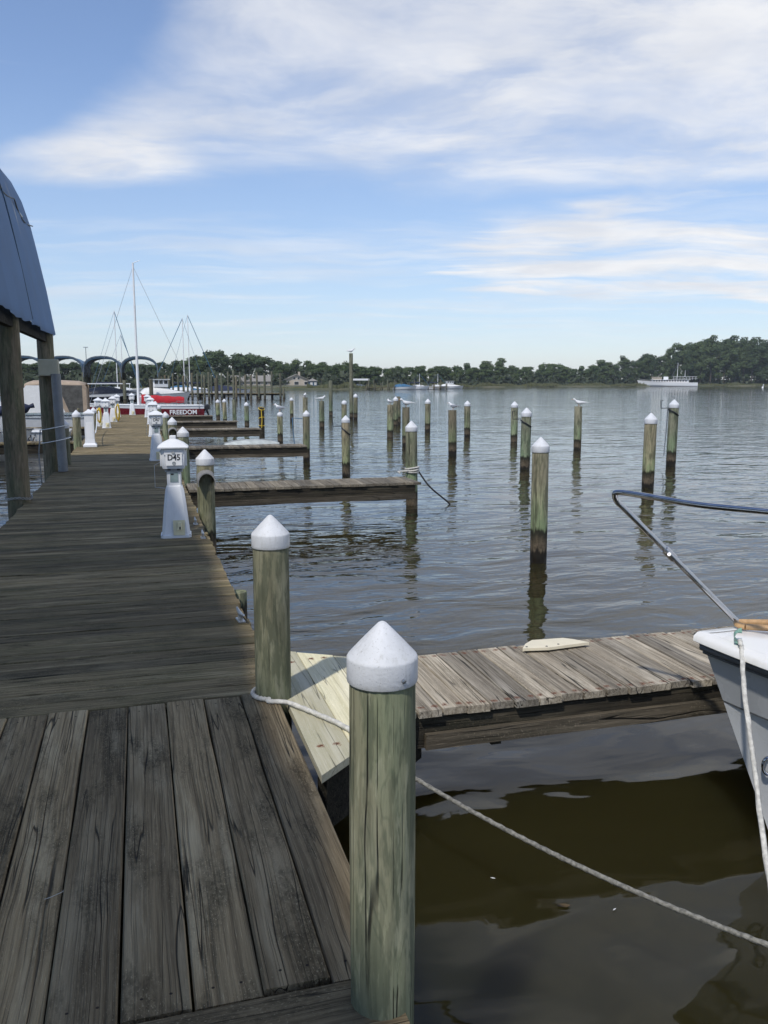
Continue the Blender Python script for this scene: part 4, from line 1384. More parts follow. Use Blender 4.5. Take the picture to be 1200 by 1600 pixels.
# land side fingers
GL = 'finger piers on the covered boat side'
for yy, lab in ((26.2, 'dark finger pier in front of the white open motorboat'), (34.6, 'dark finger pier between the two white cruisers')):
    t_ = thing('finger_pier', lab, 'pier', (0, yy, DK), 0, GL)
    vs = [plank_mesh(.8, .133, .04, M_DECK, 700 + q_, 3, .006) for q_ in range(3)]
    for i in range(38):
        link('plank', vs[i % 3], t_, (-1.70 - .14 * i, 0, -.012 + rnd.uniform(-.003, .003)), (0, 0, math.pi / 2))
    for s in (-.34, .34):
        MB().box((-4.3, s, -.19), (5.3, .06, .26)).build('side_beam', M_BEAM, t_)
piling('dark bare piling at the end of the land side finger', -6.9, 26.3, 1.5, .12, None, mt=M_PDRY)
piling('leaning dark stake beside the tan canvas cruiser', -2.35, 30.0, 1.55, .045, None, mt=M_PDRY, lean=(0, .28))


# ================================================================== GULLS
def gull_parts(t_, grey=True, s=1.):
    """one body along +X (beak forward), perched, feet at z=0"""
    sec = [(-.235, .012, .006, .125), (-.17, .03, .016, .13), (-.10, .058, .048, .125), (-.02, .072, .068, .125), (.06, .062, .066, .14), (.105, .042, .05, .175), (.125, .034, .038, .21), (.145, .036, .038, .232), (.17, .034, .034, .238), (.19, .02, .02, .234), (.2, .01, .01, .232)]
    rw = [[(x * s, w * math.cos(R(36 * k)) * s, (z + h_ * math.sin(R(36 * k))) * s) for k in range(10)] for x, w, h_, z in sec]
    mb = MB().grid(rw, close=True)
    mb.f.append(tuple(range(10))); mb.f.append(tuple(len(mb.v) - 10 + k for k in range(10)))
    mb.build('body', M_GULLW, t_, smooth=60)
    for q_ in (-1, 1):
        w = MB().grid([[(x * s, q_ * y * s, z * s) for (x, y, z) in r_] for r_ in (
            [(.07, .058, .175), (.07, .068, .145), (.06, .066, .12)], [(-.02, .062, .185), (-.02, .08, .145), (-.03, .074, .105)],
            [(-.12, .045, .175), (-.12, .066, .14), (-.12, .058, .115)], [(-.22, .02, .155), (-.23, .03, .14), (-.22, .028, .125)], [(-.31, .006, .142), (-.32, .008, .138), (-.31, .007, .132)])])
        w.build('wing', M_GULLG if grey else M_GULLW, t_, smooth=60)
        MB().tube([(.0, q_ * .025 * s, 0), (.0, q_ * .025 * s, .075 * s)], .006 * s, 5).build('leg', M_BILL, t_)
    MB().tube([(.195 * s, 0, .233 * s), (.225 * s, 0, .23 * s), (.245 * s, 0, .222 * s)], [.010 * s, .008 * s, .002 * s], 6).build('beak', M_BILL, t_)


def gull(label, px_key, heading, grey=False, s=1., dz=0.):
    pb, top, r, o = PL[px_key]
    t_ = thing('gull', label, 'gull', (pb.x, pb.y, top + dz), heading, 'gulls perched on pilings')
    gull_parts(t_, grey, s)


gull('white tern perched on the lone flat piling', 902, math.pi - YAW, False, 1.05)
gull('white gull crouched on the flat piling behind the bare finger end', 634, math.pi - YAW + .3, False, 1.15, -.02)
gull('small grey winged gull on the splintered green piling', 707, -YAW + 2.6, True, .9, -.02)
gull('gull sitting at the edge of the stout uncapped piling', 609.5, 2.0, True, .9, -.02)
gull('white gull on the bare piling in the middle of the slips', 503, -YAW + .4, False, 1.05)
gull('grey backed gull on the piling with the tilted cap', 438, math.pi - YAW - .3, True, 1.15)
gull('gull on the very tall thin mooring pole', 549, -YAW, False, 1.2)
gull('gull on the bare piling behind a capped finger end piling', 477, 1.2, False, .9)

# upturned dinghy behind finger three
dg = thing('dinghy', 'pale upturned dinghy floating behind a finger pier', 'dinghy', (*at(394, 698)[:2], .0), .05)
dg.scale = (.78, .8, .8)
rw = []
for i in range(13):
    u = i / 12
    w = .5 * (1 - abs(2 * u - .9) ** 2.6 / 1.35) if u > .0 else .3
    w = max(.03, w)
    rw.append([(-1.3 + 2.6 * u, w * math.cos(R(22.5 * k)), .34 * math.sin(R(22.5 * k)) * (1 - .5 * abs(2 * u - 1) ** 2)) for k in range(9)])
MB().grid(rw).add(rw[0], [tuple(range(9))]).build('hull', plain('weathered white hull', (.50, .53, .50), .5, var=.12, scale=3, dirt=(.3, .34, .3)), dg, smooth=50)
MB().tube([(-1.3, 0, .2), (-.6, 0, .33), (.6, 0, .33), (1.25, 0, .18)], .025, 6).build('keel', M_GREYP, dg, smooth=60)

# ================================================================== FAR CANOPIES
proto = thing('far_canopy', 'bright blue arched tarpaulin boat canopy in the far row', 'canopy', (0, 0, 0), 0, 'blue arched canopies across the basin')
W2 = 2.33
PR = []
for i in range(13):
    a = math.pi * i / 12
    PR.append((-W2 * math.copysign(abs(math.cos(a)) ** .85, math.cos(a)), 3.9 + 1.75 * math.sin(a) ** .8 if 0 < i < 12 else 3.1))
rw = [[(x + .03 * math.sin(y_ * 2.2), y_, z - .05 * abs(math.sin(y_ * 1.25))) for x, z in PR] for y_ in [k * .5 for k in range(23)]]
o = MB().grid(rw).build('tarpaulin', M_TARPB, proto, smooth=60)
md = o.modifiers.new('thickness', 'SOLIDIFY'); md.thickness = .03
MB().grid([[(x * 1.01, -.03, z + .03) for x, z in PR], [(x * .955, -.03, z - .28) for x, z in PR]]).build('valance', M_TARPV, proto)
for k in range(5):
    MB().tube([(x * .985, k * 2.75 - .02, z - .07) for x, z in PR], .06, 5).build('rib', M_PIPE, proto)
for s in (-1, 1):
    for k in range(3):
        MB().lathe([(.15, -1), (.14, 3.6)], 10).build('post', M_PDRY, proto, (s * (W2 + .05), k * 5.2 + .1, 0), smooth=50)
    MB().box((s * W2, 5.5, 3.15), (.1, 11, .2)).build('eave_beam', M_BEAM, proto)
CANLAB = ['blue arched canopy across the basin, fifth from the windowed workboat', 'blue arched canopy across the basin, fourth from the windowed workboat', 'blue arched canopy across the basin in front of the lamp pole', 'blue arched canopy across the basin behind the black hulled motorboat', 'blue arched canopy across the basin next to the windowed workboat']
cx_ = [-18.6, -13.8, -9.0, -4.32, .3]
for i, x in enumerate(cx_):
    c = proto if i == 0 else copy_tree(proto)
    c['label'] = CANLAB[i]
    c.location = (x, 115.2 + .5 * (4 - i), 0)
    c.rotation_euler = (0, 0, -.02)

# boats moored under and beside them
def runabout(label, x, y, rz, L, hull, cover, group=None, cab=False):
    t_ = thing('moored_motorboat', label, 'boat', (x, y, 0), rz, group)
    H = hull_rows(L, L * .34, 1.15, .85, .6, .85, 2.3, .45, nst=12, draft=.3, vflare=.76)
    hull_parts(t_, H, [(0, 5, 'hull', hull), (5, 7, 'gunwale', M_GEL)], M_GEL).build('rub_rail', M_RUB, t_, smooth=60)
    rw = [[(L * u, w * L * .16 * math.cos(R(30 * k)), .85 + h_ * math.sin(R(30 * k))) for k in range(7)] for u, w, h_ in ((.02, 1, .2), (.1, 1, .75), (.3, 1, 1.0), (.5, .95, .85), (.7, .7, .45), (.9, .25, .25))]
    MB().grid(rw).build('cover', cover, t_, smooth=60)
    if cab:
        MB().box((L * .4, 0, 2.2), (L * .28, L * .2, .9), ch=.1).build('pilothouse', M_WHITE, t_, smooth=30)
        for k in range(3):
            for s in (-1, 1):
                MB().box((L * (.31 + .09 * k), s * (L * .1 + .01), 2.35), (L * .065, .03, .4)).build('window', M_GLASS, t_)
        MB().box((L * .4, 0, 2.68), (L * .34, L * .24, .08)).build('roof', M_WHITE, t_)
    return t_


runabout('black motorboat with navy cover under the far blue canopy', -12.0, 119.5, 1.2, 7, M_BLACK, M_NAVY)
runabout('black hulled motorboat moored along the front of the blue canopies', -6.6, 112.6, .02, 7.4, M_BLACK, M_BLACK)
runabout('motorboat with bright blue cover under the middle canopy', -3.9, 119, 1.4, 6.2, M_GEL, M_TARPB)
runabout('small white workboat with windowed pilothouse beside the last canopy', .1, 109, .25, 6.5, M_GEL, M_GEL, cab=True)
cat = thing('basin_catwalk', 'low dark catwalk with white rail in front of the blue canopies', 'pier', (-6.6, 114.6, 0))
MB().box((0, 0, .72), (24, .9, .12)).build('deck', M_DECK, cat)
MB().box((2.7, -.3, 3.05 - .9), (6.0, .08, .12)).build('rail', M_WHITE, cat)
for i in range(11):
    MB().lathe([(.12, -1), (.11, .68)], 8).build('post', M_PDRY, cat, (-11.5 + 2.3 * i, 0, 0))
for x in (-.2, 5.6):
    MB().tube([(x, -.3, .7), (x, -.3, 2.15)], .05, 6).build('rail_post', M_WHITE, cat)
# ================================================================== FAR DOCK with tall posts
fd = thing('far_dock', 'long low dock across the basin between rows of tall bare posts', 'dock', (0, 0, 0))
a, b_ = at(238, 623.5), at(444.5, 623.5)
L_ = (b_ - a).length
ang_ = math.atan2(b_.y - a.y, b_.x - a.x)
mid = (a + b_) / 2
MB().box((mid.x, mid.y, .80), (L_, 1.3, .1), (0, 0, ang_)).build('deck', M_DECK, fd)
MB().box((mid.x, mid.y, .62), (L_ - .3, .9, .2), (0, 0, ang_)).build('stringer', M_BEAM, fd)
for i in range(12):
    p_ = a.lerp(b_, i / 11.)
    MB().lathe([(.16, -1), (.15, .75)], 8).build('stub', M_BEAM, fd, (p_.x, p_.y, 0))
PX = [(245, 586), (253.5, 588), (259, 586), (265, 587), (271, 583.5), (279.5, 586.5), (287.5, 587), (294, 587.5), (301, 582.5), (309.5, 584), (316, 585), (320, 586), (327, 581), (331, 585), (340, 585.5), (347, 582.5), (357, 580.5), (365.5, 579), (369.5, 588), (375.5, 581), (384, 585.5), (392.5, 585.5), (402, 582), (405, 604), (414, 583), (425, 580), (438.5, 583), (443.5, 606)]
for i, (x, ty) in enumerate(PX):
    back = (i % 3 == 1)
    pb = at(x, 622.4 if back else 624.8)
    lab = 'tall bare post in the back row of the far dock' if back else 'tall bare post in the front row of the far dock'
    if ty > 600: lab = 'short post at the outer end of the far dock'
    piling(lab, pb.x, pb.y, topz(x, ty, pb), .145 if not back else .13, None, 'tall posts along the far dock', mt=M_PDRY, name='dock_post')
for x, ty, by, r, lab in ((237, 592.5, 627.5, .24, 'stout grey piling standing before the far canopies beside the red sail'), (338.5, 590.5, 629, .2, 'stout grey piling standing in front of the far post row'), (195.5, 594, 628, .2, 'stout piling with a gull before the middle blue canopy')):
    pb = at(x, by)
    piling(lab, pb.x, pb.y, topz(x, ty, pb), r, None, mt=M_PDRY)


# sailboats behind the far dock
def sloop(label, x, y, L, mast, rz=0., hull=M_WHITE, cover=M_NAVY, group=None, mx=.55):
    t_ = thing('moored_sailboat', label, 'sailboat', (x, y, 0), rz, group)
    H = hull_rows(L, L * .3, 1.2, .95, .9, .6, 2.0, .4, nst=12, draft=.3, vflare=.8)
    hull_parts(t_, H, [(0, 6, 'hull', hull), (6, 7, 'gunwale', M_WHITE)], M_GEL).build('toe_rail', M_WHITE, t_)
    rw = [[(L * u, -L * w, 1.0), (L * u, -L * w * .85, 1.0 + z), (L * u, L * w * .85, 1.0 + z), (L * u, L * w, 1.0)] for u, w, z in ((.3, .1, .5), (.55, .1, .5), (.75, .06, .2))]
    MB().grid(rw).build('cabin', M_WHITE, t_)
    MB().tube([(L * mx, 0, 1), (L * mx, 0, mast)], [.09, .06], 6).build('mast', M_WHITE, t_, smooth=60)
    MB().tube([(L * mx, 0, 2.2), (L * .12, 0, 2.2)], [.2, .14], 8).build('boom_cover', cover, t_, smooth=60)
    MB().tube([(L * mx, -.6, mast * .62), (L * mx, .6, mast * .62)], .03, 5).build('spreader', M_WHITE, t_)
    MB().tube([(L * mx, 0, mast - .1), (L * .99, 0, 1.3)], .05, 5).build('furled_jib', M_TARPB, t_)
    MB().tube([(L * mx, 0, mast - .1), (L * .02, 0, 1.1)], .02, 4).build('backstay', M_TARPB, t_)
    return t_


pb = at(289, 619.5)
sloop('white sailboat with navy boom cover behind the far dock, bow left of its neighbour', pb.x + 3.6, pb.y, 9, topz(289, 497, pb), math.pi, mx=.4)
pb = at(299.5, 618)
sloop('second white sailboat with blue stays behind the far dock', pb.x - 4.2, pb.y + 4, 9.5, topz(299.5, 489, pb), 0, mx=.44)
pb = at(166, 622)
sloop('sailboat with bare white mast behind the blue canopies', pb.x - 3, pb.y + 14, 8, topz(166, 484, pb) * 1.08, .1)
pb = at(178.5, 621)
sloop('smaller sailboat with thin mast behind the blue canopies', pb.x - 3, pb.y + 20, 7.5, topz(178.5, 521, pb) * 1.1, .2)
runabout('white motorboat with navy cover lying behind the far dock', at(322, 619).x, at(322, 619).y, .0, 7.5, M_GEL, M_NAVY, 'covered boats behind the far dock')
runabout('white motorboat with blue cover lying behind the far dock posts', at(263, 619).x, at(263, 619).y + 2, .0, 6.5, M_GEL, M_TARPB, 'covered boats behind the far dock')
pb = at(137.5, 614)
lp = thing('street_lamp', 'thin grey lamp pole on land behind the blue canopies', 'lamp post', (pb.x, pb.y, .5))
MB().tube([(0, 0, 0), (0, 0, topz(137, 543, pb) - .5)], [.12, .07], 6).build('pole', M_PIPE, lp)
MB().box((0, 0, topz(137, 543, pb) - .45), (1.0, .3, .15), ch=.04).build('lamp_head', M_GALV, lp)


# ================================================================== FAR SHORE: houses, small marina
def house(label, x, y, rz, w, d, hw, hr, wallm, roofm, wins, chimney=True):
    t_ = thing('house', label, 'house', (x, y, .9), rz)
    MB().box((0, 0, hw / 2), (w, d, hw)).build('wall', wallm, t_)
    e = .5
    MB().add([(-w / 2, -d / 2, hw), (w / 2, -d / 2, hw), (0, -d / 2, hw + hr)], [(0, 1, 2)]).build('gable', wallm, t_)
    MB().add([(-w / 2, d / 2, hw), (w / 2, d / 2, hw), (0, d / 2, hw + hr)], [(2, 1, 0)]).build('gable', wallm, t_)
    o = MB().add([(-w / 2 - e, -d / 2 - e, hw - .25), (0, -d / 2 - e, hw + hr + .05), (w / 2 + e, -d / 2 - e, hw - .25), (-w / 2 - e, d / 2 + e, hw - .25), (0, d / 2 + e, hw + hr + .05), (w / 2 + e, d / 2 + e, hw - .25)], [(0, 1, 4, 3), (1, 2, 5, 4)]).build('roof', roofm, t_)
    md = o.modifiers.new('thickness', 'SOLIDIFY'); md.thickness = .2
    if chimney: MB().box((w * .12, 0, hw + hr + .1), (.7, .7, 1.6)).build('chimney', wallm, t_)
    for (wx_, wz_, ww, wh) in wins:
        f_ = MB().box((wx_, -d / 2 - .03, wz_), (ww + .25, .06, wh + .25)).build('window', M_SIDW, t_)
        MB().box((wx_, -d / 2 - .075, wz_), (ww, .03, wh)).build('pane', M_GLASS, f_)
    return t_


pb = at(462, 608.4)
house('beige gabled house with chimney on the far shore', *(pb + pb.normalized() * 12)[:2], -.1, 10, 8, 2.0, 2.0, M_SIDING, M_ROOFG, [(-3.2, 1.1, 1.1, .9), (0, 1.1, 1.4, 1.0), (3.2, 1.1, 1.1, .9), (-.7, 2.7, .7, .7), (.7, 2.7, .7, .7)])
pb = at(392, 609)
h2 = house('long low beige house behind the far post row', *(pb + pb.normalized() * 14)[:2], math.pi / 2 - .05, 7, 12, 1.9, 1.6, M_SIDING, M_ROOFG, [], False)
for k in range(5):
    f_ = MB().box((3.53, -4.6 + 2.3 * k, 1.05), (.06, 1.2, .95)).build('window', M_SIDW, h2)
    MB().box((3.575, -4.6 + 2.3 * k, 1.05), (.03, .95, .72)).build('pane', M_GLASS, f_)
for f_ in list(h2.children):
    if f_.name.startswith('window'):
        f_.location.x = -7.06
        for g_ in f_.children: g_.location.x = -.09
pb = at(428, 608.5)
house('small pale house between the two beige houses', *(pb + pb.normalized() * 26)[:2], .1, 6.5, 6, 2.6, 1.5, M_SIDW, M_ROOFG, [(-1.7, 1.3, 1, 1), (1.7, 1.3, 1, 1)], False)
pb = at(488.5, 608.6)
sh = thing('waterside_shed', 'tiny blue grey shed with pale trim beside the gabled house', 'shed', (*(pb + pb.normalized() * 5)[:2], .7))
MB().box((0, 0, 1.0), (2.6, 2.6, 2.0)).build('wall', M_TARPV, sh)
MB().add([(-1.55, -1.55, 1.95), (1.55, -1.55, 1.95), (1.55, 1.55, 1.95), (-1.55, 1.55, 1.95), (0, 0, 2.9)], [(0, 1, 4), (1, 2, 4), (2, 3, 4), (3, 0, 4), (3, 2, 1, 0)]).build('roof', M_ROOFG, sh)
for s in (-.65, .65): MB().box((s, -1.32, 1.1), (.8, .04, .9)).build('window', M_SIDW, sh)
pb = at(1163, 603.4)
house('brown house half hidden among the tall trees behind the yacht', pb.x, pb.y + 42, -.3, 14, 10, 5.5, 4, M_SIDING, M_ROOFG, [(-4, 2.2, 1.6, 1.6), (0, 2.2, 1.6, 1.6), (4, 2.2, 1.6, 1.6), (0, 5.5, 1.4, 1.4)])
# pole lights / masts near the houses
for x, ty, lab in ((486.5, 589, 'thin pole beside the tiny blue shed'), (508.5, 591, 'thin pole on the bank left of the boathouse roof')):
    pb = at(x, 608.3)
    o = thing('utility_pole', lab, 'pole', (pb.x, pb.y + 6, .5))
    MB().tube([(0, 0, 0), (0, 0, topz(x, ty, pb) - .5)], [.14, .09], 6).build('pole', M_PDRY, o)
    MB().box((0, 0, topz(x, ty, pb) - .8), (1.1, .12, .12)).build('crossarm', M_PDRY, o)
# boathouse: white flat roof on posts
pb = at(558, 608.2)
bh = thing('boathouse', 'open boathouse with white flat roof on posts across the river', 'boathouse', (pb.x, pb.y - 3, 0), -YAW * .6)
MB().box((0, 0, 3.15), (6.2, 5, .55), ch=.1).build('roof', M_WHITE, bh)
for sx in (-2.8, 0, 2.8):
    for sy in (-2.2, 2.2): MB().lathe([(.14, -1), (.13, 2.95)], 8).build('post', M_PDRY, bh, (sx, sy, 0))
MB().box((0, 0, .6), (6.2, .7, .15)).build('deck', M_DECK, bh)
runabout('white runabout under the boathouse roof', pb.x - 2, pb.y - 3.4, .1, 5, M_GEL, M_GEL)
rv = thing('river_pier', 'low wooden pier with many short posts across the river', 'pier', (0, 0, 0))
a, b_ = at(572, 609.2), at(700, 608.4)
MB().box(((a.x + b_.x) / 2, (a.y + b_.y) / 2, .75), ((b_ - a).length, 1.5, .2), (0, 0, math.atan2(b_.y - a.y, b_.x - a.x))).build('deck', M_DECK, rv)
for i in range(26):
    p_ = a.lerp(b_, i / 25.)
    MB().lathe([(.15, -1), (.14, 1.8 + 1.6 * rnd.random() ** 2)], 6).build('post', M_PDRY, rv, (p_.x, p_.y + (1.0 if i % 2 else -1.0), 0))
pb = at(622, 608.8)
runabout('boat with bright blue cover at the river pier', pb.x - 2, pb.y - 2, .0, 7.5, M_GEL, M_TARPB)
pb = at(649, 608.6)
sloop('white sailboat with tall mast at the river pier beside the blue cover', pb.x - 3.6, pb.y - 2.5, 7.5, topz(649, 584, pb), 0)
pb = at(677, 608.3)
sloop('white sailboat at the end of the river pier beside the white cruiser', pb.x - 3.2, pb.y - 2.5, 7, topz(677, 584, pb), 0)
pb = at(694, 607.6)
runabout('white flybridge cruiser lying off the end of the river pier', pb.x - 3.6, pb.y - 6, .0, 8.5, M_GEL, M_GEL, cab=True)

# white marker post far out by the yacht
pb = at(1191.5, 606)
mk = thing('channel_marker', 'small leaning white marker buoy near the wooded bank', 'buoy', (pb.x, pb.y, 0))
mk.rotation_euler = (0, .3, 0)
MB().lathe([(.35, -.4), (.4, 0), (.3, .3), (.16, .6), (.13, 1.5), (0, 1.6)], 10).build('buoy_body', M_WHITE, mk, smooth=40)
MB().lathe([(.17, 0), (.17, .25)], 10).build('band', M_GALV, mk, (0, 0, .9))

# --- the long white motor yacht
pb = at(1042, 603.9)
Ly = 85 * ppm(pb)
yd = -math.atan2(pb.x, pb.y)
yt = thing('motor_yacht', 'long classic white motor yacht with two masts along the wooded bank', 'yacht', (pb.x, pb.y, 0), yd)
sx = Ly / 31.
H = hull_rows(31, 5.6, 3.4, 2.1, 1.6, .55, 2.2, .4, nst=22, draft=.6, vflare=.85)
hh_ = MB()


def YX(x): return 15.5 - x           # local stern at +x end, bow at -x


for nm, r0, r1, mt_ in (('hull', 0, 6, M_WHITE), ('bulwark', 6, 7, M_WHITE)):
    mb = MB()
    for s in (1, -1): mb.grid([[(YX(p[0]), s * p[1], p[2]) for p in st_[r0:r1 + 1]] for st_ in H])
    mb.build(nm, mt_, yt, smooth=35, fix=False)
MB().grid([[(YX(st_[-1][0]), st_[-1][1], st_[-1][2] - .3), (YX(st_[-1][0]), -st_[-1][1], st_[-1][2] - .3)] for st_ in H]).build('deck', M_TEAK, yt, fix=False)
MB().box((1.5, 0, 2.75), (19, 3.6, 1.6), ch=.12).build('deckhouse', M_WHITE, yt)
for k in range(13):
    for s in (-1, 1): MB().box((-6.7 + 1.35 * k, s * 1.81, 2.95), (.8, .04, .62)).build('window', M_GLASS, yt)
MB().box((1.8, 0, 3.62), (20.5, 4.6, .14)).build('boat_deck', M_WHITE, yt)
MB().box((-5.2, 0, 4.35), (4.6, 2.8, 1.4), ch=.1).build('wheelhouse', M_SIDING, yt)
for k in range(4): MB().box((-6.8 + 1.05 * k, -1.41, 4.55), (.7, .04, .55)).build('window', M_GLASS, yt)
MB().box((-.7, 0, 4.4), (2.5, 1.8, 1.6), ch=.2).build('funnel', M_WHITE, yt)
MB().box((8.8, 0, 5.15), (12.2, 4.2, .16)).build('awning', M_WHITE, yt)
for k in range(8):
    for s in (-1, 1): MB().tube([(3.2 + 1.6 * k, s * 1.95, 3.6), (3.2 + 1.6 * k, s * 1.95, 5.1)], .06, 5).build('awning_post', M_WHITE, yt)
for s in (-1, 1):
    MB().box((9, s * 2.2, 4.2), (12.5, .05, .07)).build('railing', M_WHITE, yt)
    MB().tube([(-15, s * .3, 4.1), (-11, s * 1.5, 3.5), (-8, s * 2.1, 3.3)], .04, 5).build('railing', M_WHITE, yt)
MB().tube([(5.0, 0, 3.6), (5.1, 0, topz(1056, 567, pb))], [.17, .09], 6).build('mast', M_WHITE, yt)
MB().tube([(8.9, 0, 5.2), (8.95, 0, topz(1066, 578.5, pb))], [.12, .07], 6).build('mast', M_WHITE, yt)
MB().tube([(5.05, 0, topz(1056, 570, pb)), (1.8, 0, 4.4)], .04, 4).build('stay', M_GALV, yt)

# ================================================================== VEGETATION
def crown_mesh(name, seed, lobes, n, size, mt, flat=.8):
    """leaf clumps: small faces scattered through overlapping lobes, thinner outside"""
    r = random.Random(seed)
    vs, fs = [], []
    tot = sum(l[3] * l[3] * l[4] for l in lobes)
    for (lx, ly, lz, lr, lh) in lobes:
        for _ in range(int(n * lr * lr * lh / tot)):
            while True:
                u = Vector((r.uniform(-1, 1), r.uniform(-1, 1), r.uniform(-1, 1)))
                if .05 < u.length < 1: break
            k = u.length
            u = u / k * (k ** .6)
            u *= 1 + .22 * math.sin(u.x * 7 + seed) * math.sin(u.y * 6) + .15 * math.sin(u.z * 9 + seed * 2)
            c = Vector((lx + u.x * lr, ly + u.y * lr, lz + u.z * lh))
            nn = (u + Vector((r.uniform(-.8, .8), r.uniform(-.8, .8), r.uniform(-.3, 1.)))).normalized()
            a = nn.orthogonal().normalized()
            a.rotate(Matrix.Rotation(r.uniform(0, 6.28), 3, nn))
            b__ = nn.cross(a)
            s = size * r.uniform(.55, 1.3)
            o = len(vs)
            vs += [c + a * s, c + b__ * s * .75, c - a * s * r.uniform(.6, 1), c - b__ * s * .7]
            fs.append((o, o + 1, o + 2, o + 3))
    me = bpy.data.meshes.new(name)
    me.from_pydata([tuple(v) for v in vs], [], fs)
    me.materials.append(mt)
    return me


def trunk_mesh(seed, h, r0, limbs):
    r = random.Random(seed)
    mb = MB()
    mb.tube([(0, 0, -.5), (.1, .05, h * .3), (-.1, .1, h * .65), (.1, 0, h * .9)], [r0, r0 * .8, r0 * .5, r0 * .15], 7)
    for i in range(limbs):
        a = r.uniform(0, 6.28)
        z0 = h * r.uniform(.35, .7)
        l = h * r.uniform(.18, .32)
        mb.tube([(0, .05, z0), (l * .5 * math.cos(a), l * .5 * math.sin(a), z0 + l * .4), (l * math.cos(a), l * math.sin(a), z0 + l * .9)], [r0 * .4, r0 * .26, r0 * .08], 5)
    return mb.mesh('trunk', M_BARK, 60)


# prototypes about 10 m tall
PT = []
rr = random.Random(31)
for k in range(7):
    lob = []
    tall = k in (4, 5, 6)
    nl = 16 if not tall else 22
    for i in range(nl):
        zf = i / (nl - 1)
        rad = (2.6 * (1 - .55 * zf)) if not tall else 2.1 * (1 - .5 * zf)
        a = rr.uniform(0, 6.28)
        lr = rr.uniform(.8, 1.7) if not tall else rr.uniform(.8, 1.3)
        lob.append((rad * rr.uniform(.3, .95) * math.cos(a), rad * rr.uniform(.3, .95) * math.sin(a), (1.6 + 7.0 * zf + rr.uniform(-.5, .5)) if not tall else (1.8 + 7.3 * zf ** .85 + rr.uniform(-.5, .5)), lr, lr * (.8 if not tall else .72)))
    PT.append((crown_mesh('crown', 50 + k, lob, 5200 if not tall else 5200, .25 if not tall else .2, M_LEAFD if tall else M_LEAF), trunk_mesh(60 + k, 8.5, .2, 6)))
# spreading umbrella crown (pines behind the houses)
for k in range(2):
    lob = [(rr.uniform(-2.8, 2.8), rr.uniform(-2.8, 2.8), rr.uniform(6.2, 8.8), rr.uniform(1.2, 1.8), rr.uniform(.8, 1.15)) for i in range(11)]
    lob += [(rr.uniform(-1.6, 1.6), rr.uniform(-1.6, 1.6), rr.uniform(3.4, 5.6), 1.1, .8) for i in range(3)]
    PT.append((crown_mesh('crown', 80 + k, lob, 2400, .32, M_LEAFD), trunk_mesh(90 + k, 8.5, .24, 7)))


def tree(label, p, hgt, kind, group, wide=1.):
    t_ = thing('shore_tree', label, 'tree', p, rnd.uniform(0, 6.28), group)
    s = hgt / 8.9
    t_.scale = (s * wide, s * wide, s)
    link('crown', PT[kind][0], t_)
    link('trunk', PT[kind][1], t_)
    return t_


TOPS = [(-60, 572), (0, 571), (60, 570), (120, 569), (180, 568), (240, 570), (285, 565), (305, 559), (325, 555), (345, 553), (365, 561), (388, 551), (405, 557), (420, 567), (432, 562), (450, 568), (462, 562), (480, 569), (500, 563), (520, 567), (545, 570), (570, 574), (590, 577), (610, 576), (630, 571), (655, 576), (680, 573), (700, 570), (722, 574), (745, 569), (762, 571), (780, 566), (800, 571), (820, 574), (838, 575), (858, 568), (880, 571), (900, 571), (918, 573), (935, 565), (955, 570), (970, 559), (990, 563), (1010, 553), (1030, 556), (1045, 549), (1062, 541), (1078, 540), (1095, 532), (1115, 534), (1132, 531), (1150, 535), (1168, 533), (1183, 541), (1200, 534), (1222, 533), (1260, 536), (1310, 540), (1370, 545), (1440, 552)]


def topy(x):
    for (x0, y0), (x1, y1) in zip(TOPS, TOPS[1:]):
        if x0 <= x <= x1: return y0 + (y1 - y0) * (x - x0) / (x1 - x0)
    return TOPS[-1][1] if x > 0 else TOPS[0][1]


LAB = {'l': ('dark rounded pine in the wood behind the far houses', 'pines behind the far houses'),
       'm': ('dark leafy tree in the low treeline across the river', 'trees in the low treeline across the river'),
       'r': ('tall loose crowned tree on the bank behind the motor yacht', 'tall trees behind the motor yacht')}
ZL = [(-999, 130, 'behind the far end of the blue canopies'), (130, 255, 'behind the blue arched canopies'), (255, 330, 'behind the two sailboats at the far dock'), (330, 375, 'above the outer posts of the far dock'), (375, 425, 'behind the long low beige house'), (425, 480, 'behind the beige gabled house'), (480, 545, 'between the tiny shed and the boathouse'), (545, 600, 'behind the boathouse roof'), (600, 660, 'behind the blue covered boat at the river pier'), (660, 720, 'behind the white flybridge cruiser'), (720, 840, 'above the marsh grass past the flybridge cruiser'), (840, 985, 'above the marsh grass before the motor yacht bow'), (985, 1045, 'behind the motor yacht bow'), (1045, 1095, 'behind the motor yacht masts and stern'), (1095, 1150, 'between the motor yacht stern and the brown house'), (1150, 9999, 'around the brown house and white marker buoy')]


def tree_label(zone, layer, x):
    look = {'l': 'dark rounded pine', 'm': 'dark leafy tree', 'r': 'tall loose tree'}[zone]
    row = 'front' if layer == 0 else 'rear'
    return '%s, %s row, %s' % (look, row, [z for a, b_, z in ZL if a <= x < b_][0])


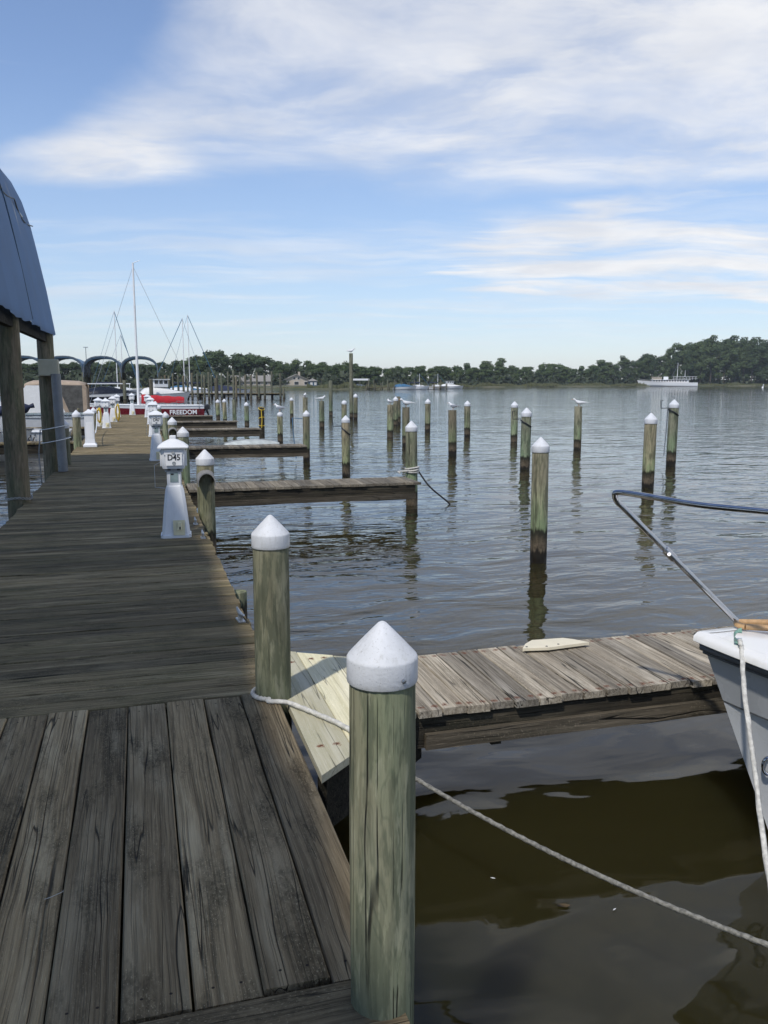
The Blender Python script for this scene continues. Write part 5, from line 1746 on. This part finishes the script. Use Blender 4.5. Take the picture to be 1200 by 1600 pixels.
x = -90.
i = 0
while x < 1440:
    zone = 'l' if x < 440 else ('m' if x < 960 else 'r')
    s0 = shore(x)
    d0 = s0.length
    for layer in range(2):
        xx = x + layer * 9 + rnd.uniform(-4, 4)
        back = {'l': 34, 'm': 22, 'r': 14}[zone] + layer * 16 + rnd.uniform(-5, 5)
        if 335 < xx < 510: back += 30
        p_ = atd(xx, d0 + back)
        p_.z = 1.2
        ty = topy(xx) + (rnd.uniform(0, 5) if layer == 0 else rnd.uniform(-2, 6))
        if layer == 0: ty += 3.5 if zone != 'r' else 6
        hgt = topz(xx, ty, p_) - p_.z
        kind = {'l': (7, 8, 0, 4), 'm': (0, 1, 2, 3), 'r': (4, 5, 6, 5)}[zone][rnd.randint(0, 3)]
        if zone == 'l' and 300 < x < 420 and layer == 1: kind = 7 + i % 2
        tree(tree_label(zone, layer, xx), p_, max(6, hgt), kind, LAB[zone][1], {'l': 1.0, 'm': 1.15, 'r': .85}[zone] * rnd.uniform(.8, 1.35))
        i += 1
    x += {'l': 17, 'm': 15, 'r': 14}[zone] + rnd.uniform(-2, 3)

# undergrowth along the bank, and marsh grass before it
def band(name, label, cat, x0, x1, n, off0, off1, h0, h1, size, mt, tall=False):
    r = random.Random(len(name))
    vs, fs = [], []
    for _ in range(n):
        x = r.uniform(x0, x1)
        s0 = shore(x)
        off = r.uniform(off0, off1)
        if name == 'bank_shrubs' and 345 < x < 505 and off < 36: continue
        p_ = atd(x, s0.length + off)
        gz = .5 + off * .02
        hh = (h0 + (h1 - h0) * r.random() ** 1.6) * (.75 + .4 * math.sin(x * .13) * math.sin(x * .047 + 1))
        o = len(vs)
        if tall:
            a = r.uniform(0, 3.14)
            w = size * r.uniform(.6, 1.2)
            c = Vector((math.cos(a) * w, math.sin(a) * w, 0))
            q_ = Vector((p_.x, p_.y, gz - .2))
            vs += [q_ - c, q_ + c, q_ + c * .3 + Vector((r.uniform(-.2, .2), 0, hh)), q_ - c * .3 + Vector((r.uniform(-.2, .2), 0, hh * .9))]
        else:
            c = Vector((p_.x, p_.y, gz + hh * r.random()))
            nn = Vector((r.uniform(-1, 1), r.uniform(-1, .4), r.uniform(-.2, 1))).normalized()
            a = nn.orthogonal().normalized()
            b__ = nn.cross(a)
            s = size * r.uniform(.6, 1.3)
            vs += [c + a * s, c + b__ * s, c - a * s, c - b__ * s]
        fs.append((o, o + 1, o + 2, o + 3))
    me = bpy.data.meshes.new(name)
    me.from_pydata([tuple(v) for v in vs], [], fs)
    me.materials.append(mt)
    return tag(link(name, me), label, cat, kind='stuff')


band('bank_shrubs', 'dense dark shrubs filling the bank below the far trees', 'shrubs', -120, 1480, 26000, 10, 46, 1.5, 7.0, .75, M_SHRUB)
band('marsh_grass', 'olive marsh grass along the far waterline', 'grass', 480, 1480, 16000, .5, 9, .9, 1.9, .22, M_GRASS, True)
band('lawn_grass', 'pale green grass bank before the far houses', 'grass', -120, 480, 6000, .5, 9, .3, .7, .25, M_GRASS, True)

m = bpy.data.materials.new('river haze')
m.use_nodes = True
hz = NT(m.node_tree)
for n_ in list(hz.n): hz.n.remove(n_)
pv = hz.new('ShaderNodeVolumePrincipled')
pv.inputs['Color'].default_value = (.80, .88, .97, 1)
pv.inputs['Density'].default_value = .00016
hz.l.new(pv.outputs[0], hz.new('ShaderNodeOutputMaterial').inputs['Volume'])
tag(MB().box((350, 900, 20), (3800, 2800, 44)).build('haze', m), 'thin pale summer haze over the whole river', 'haze', kind='stuff')

sc.render.engine = 'CYCLES'
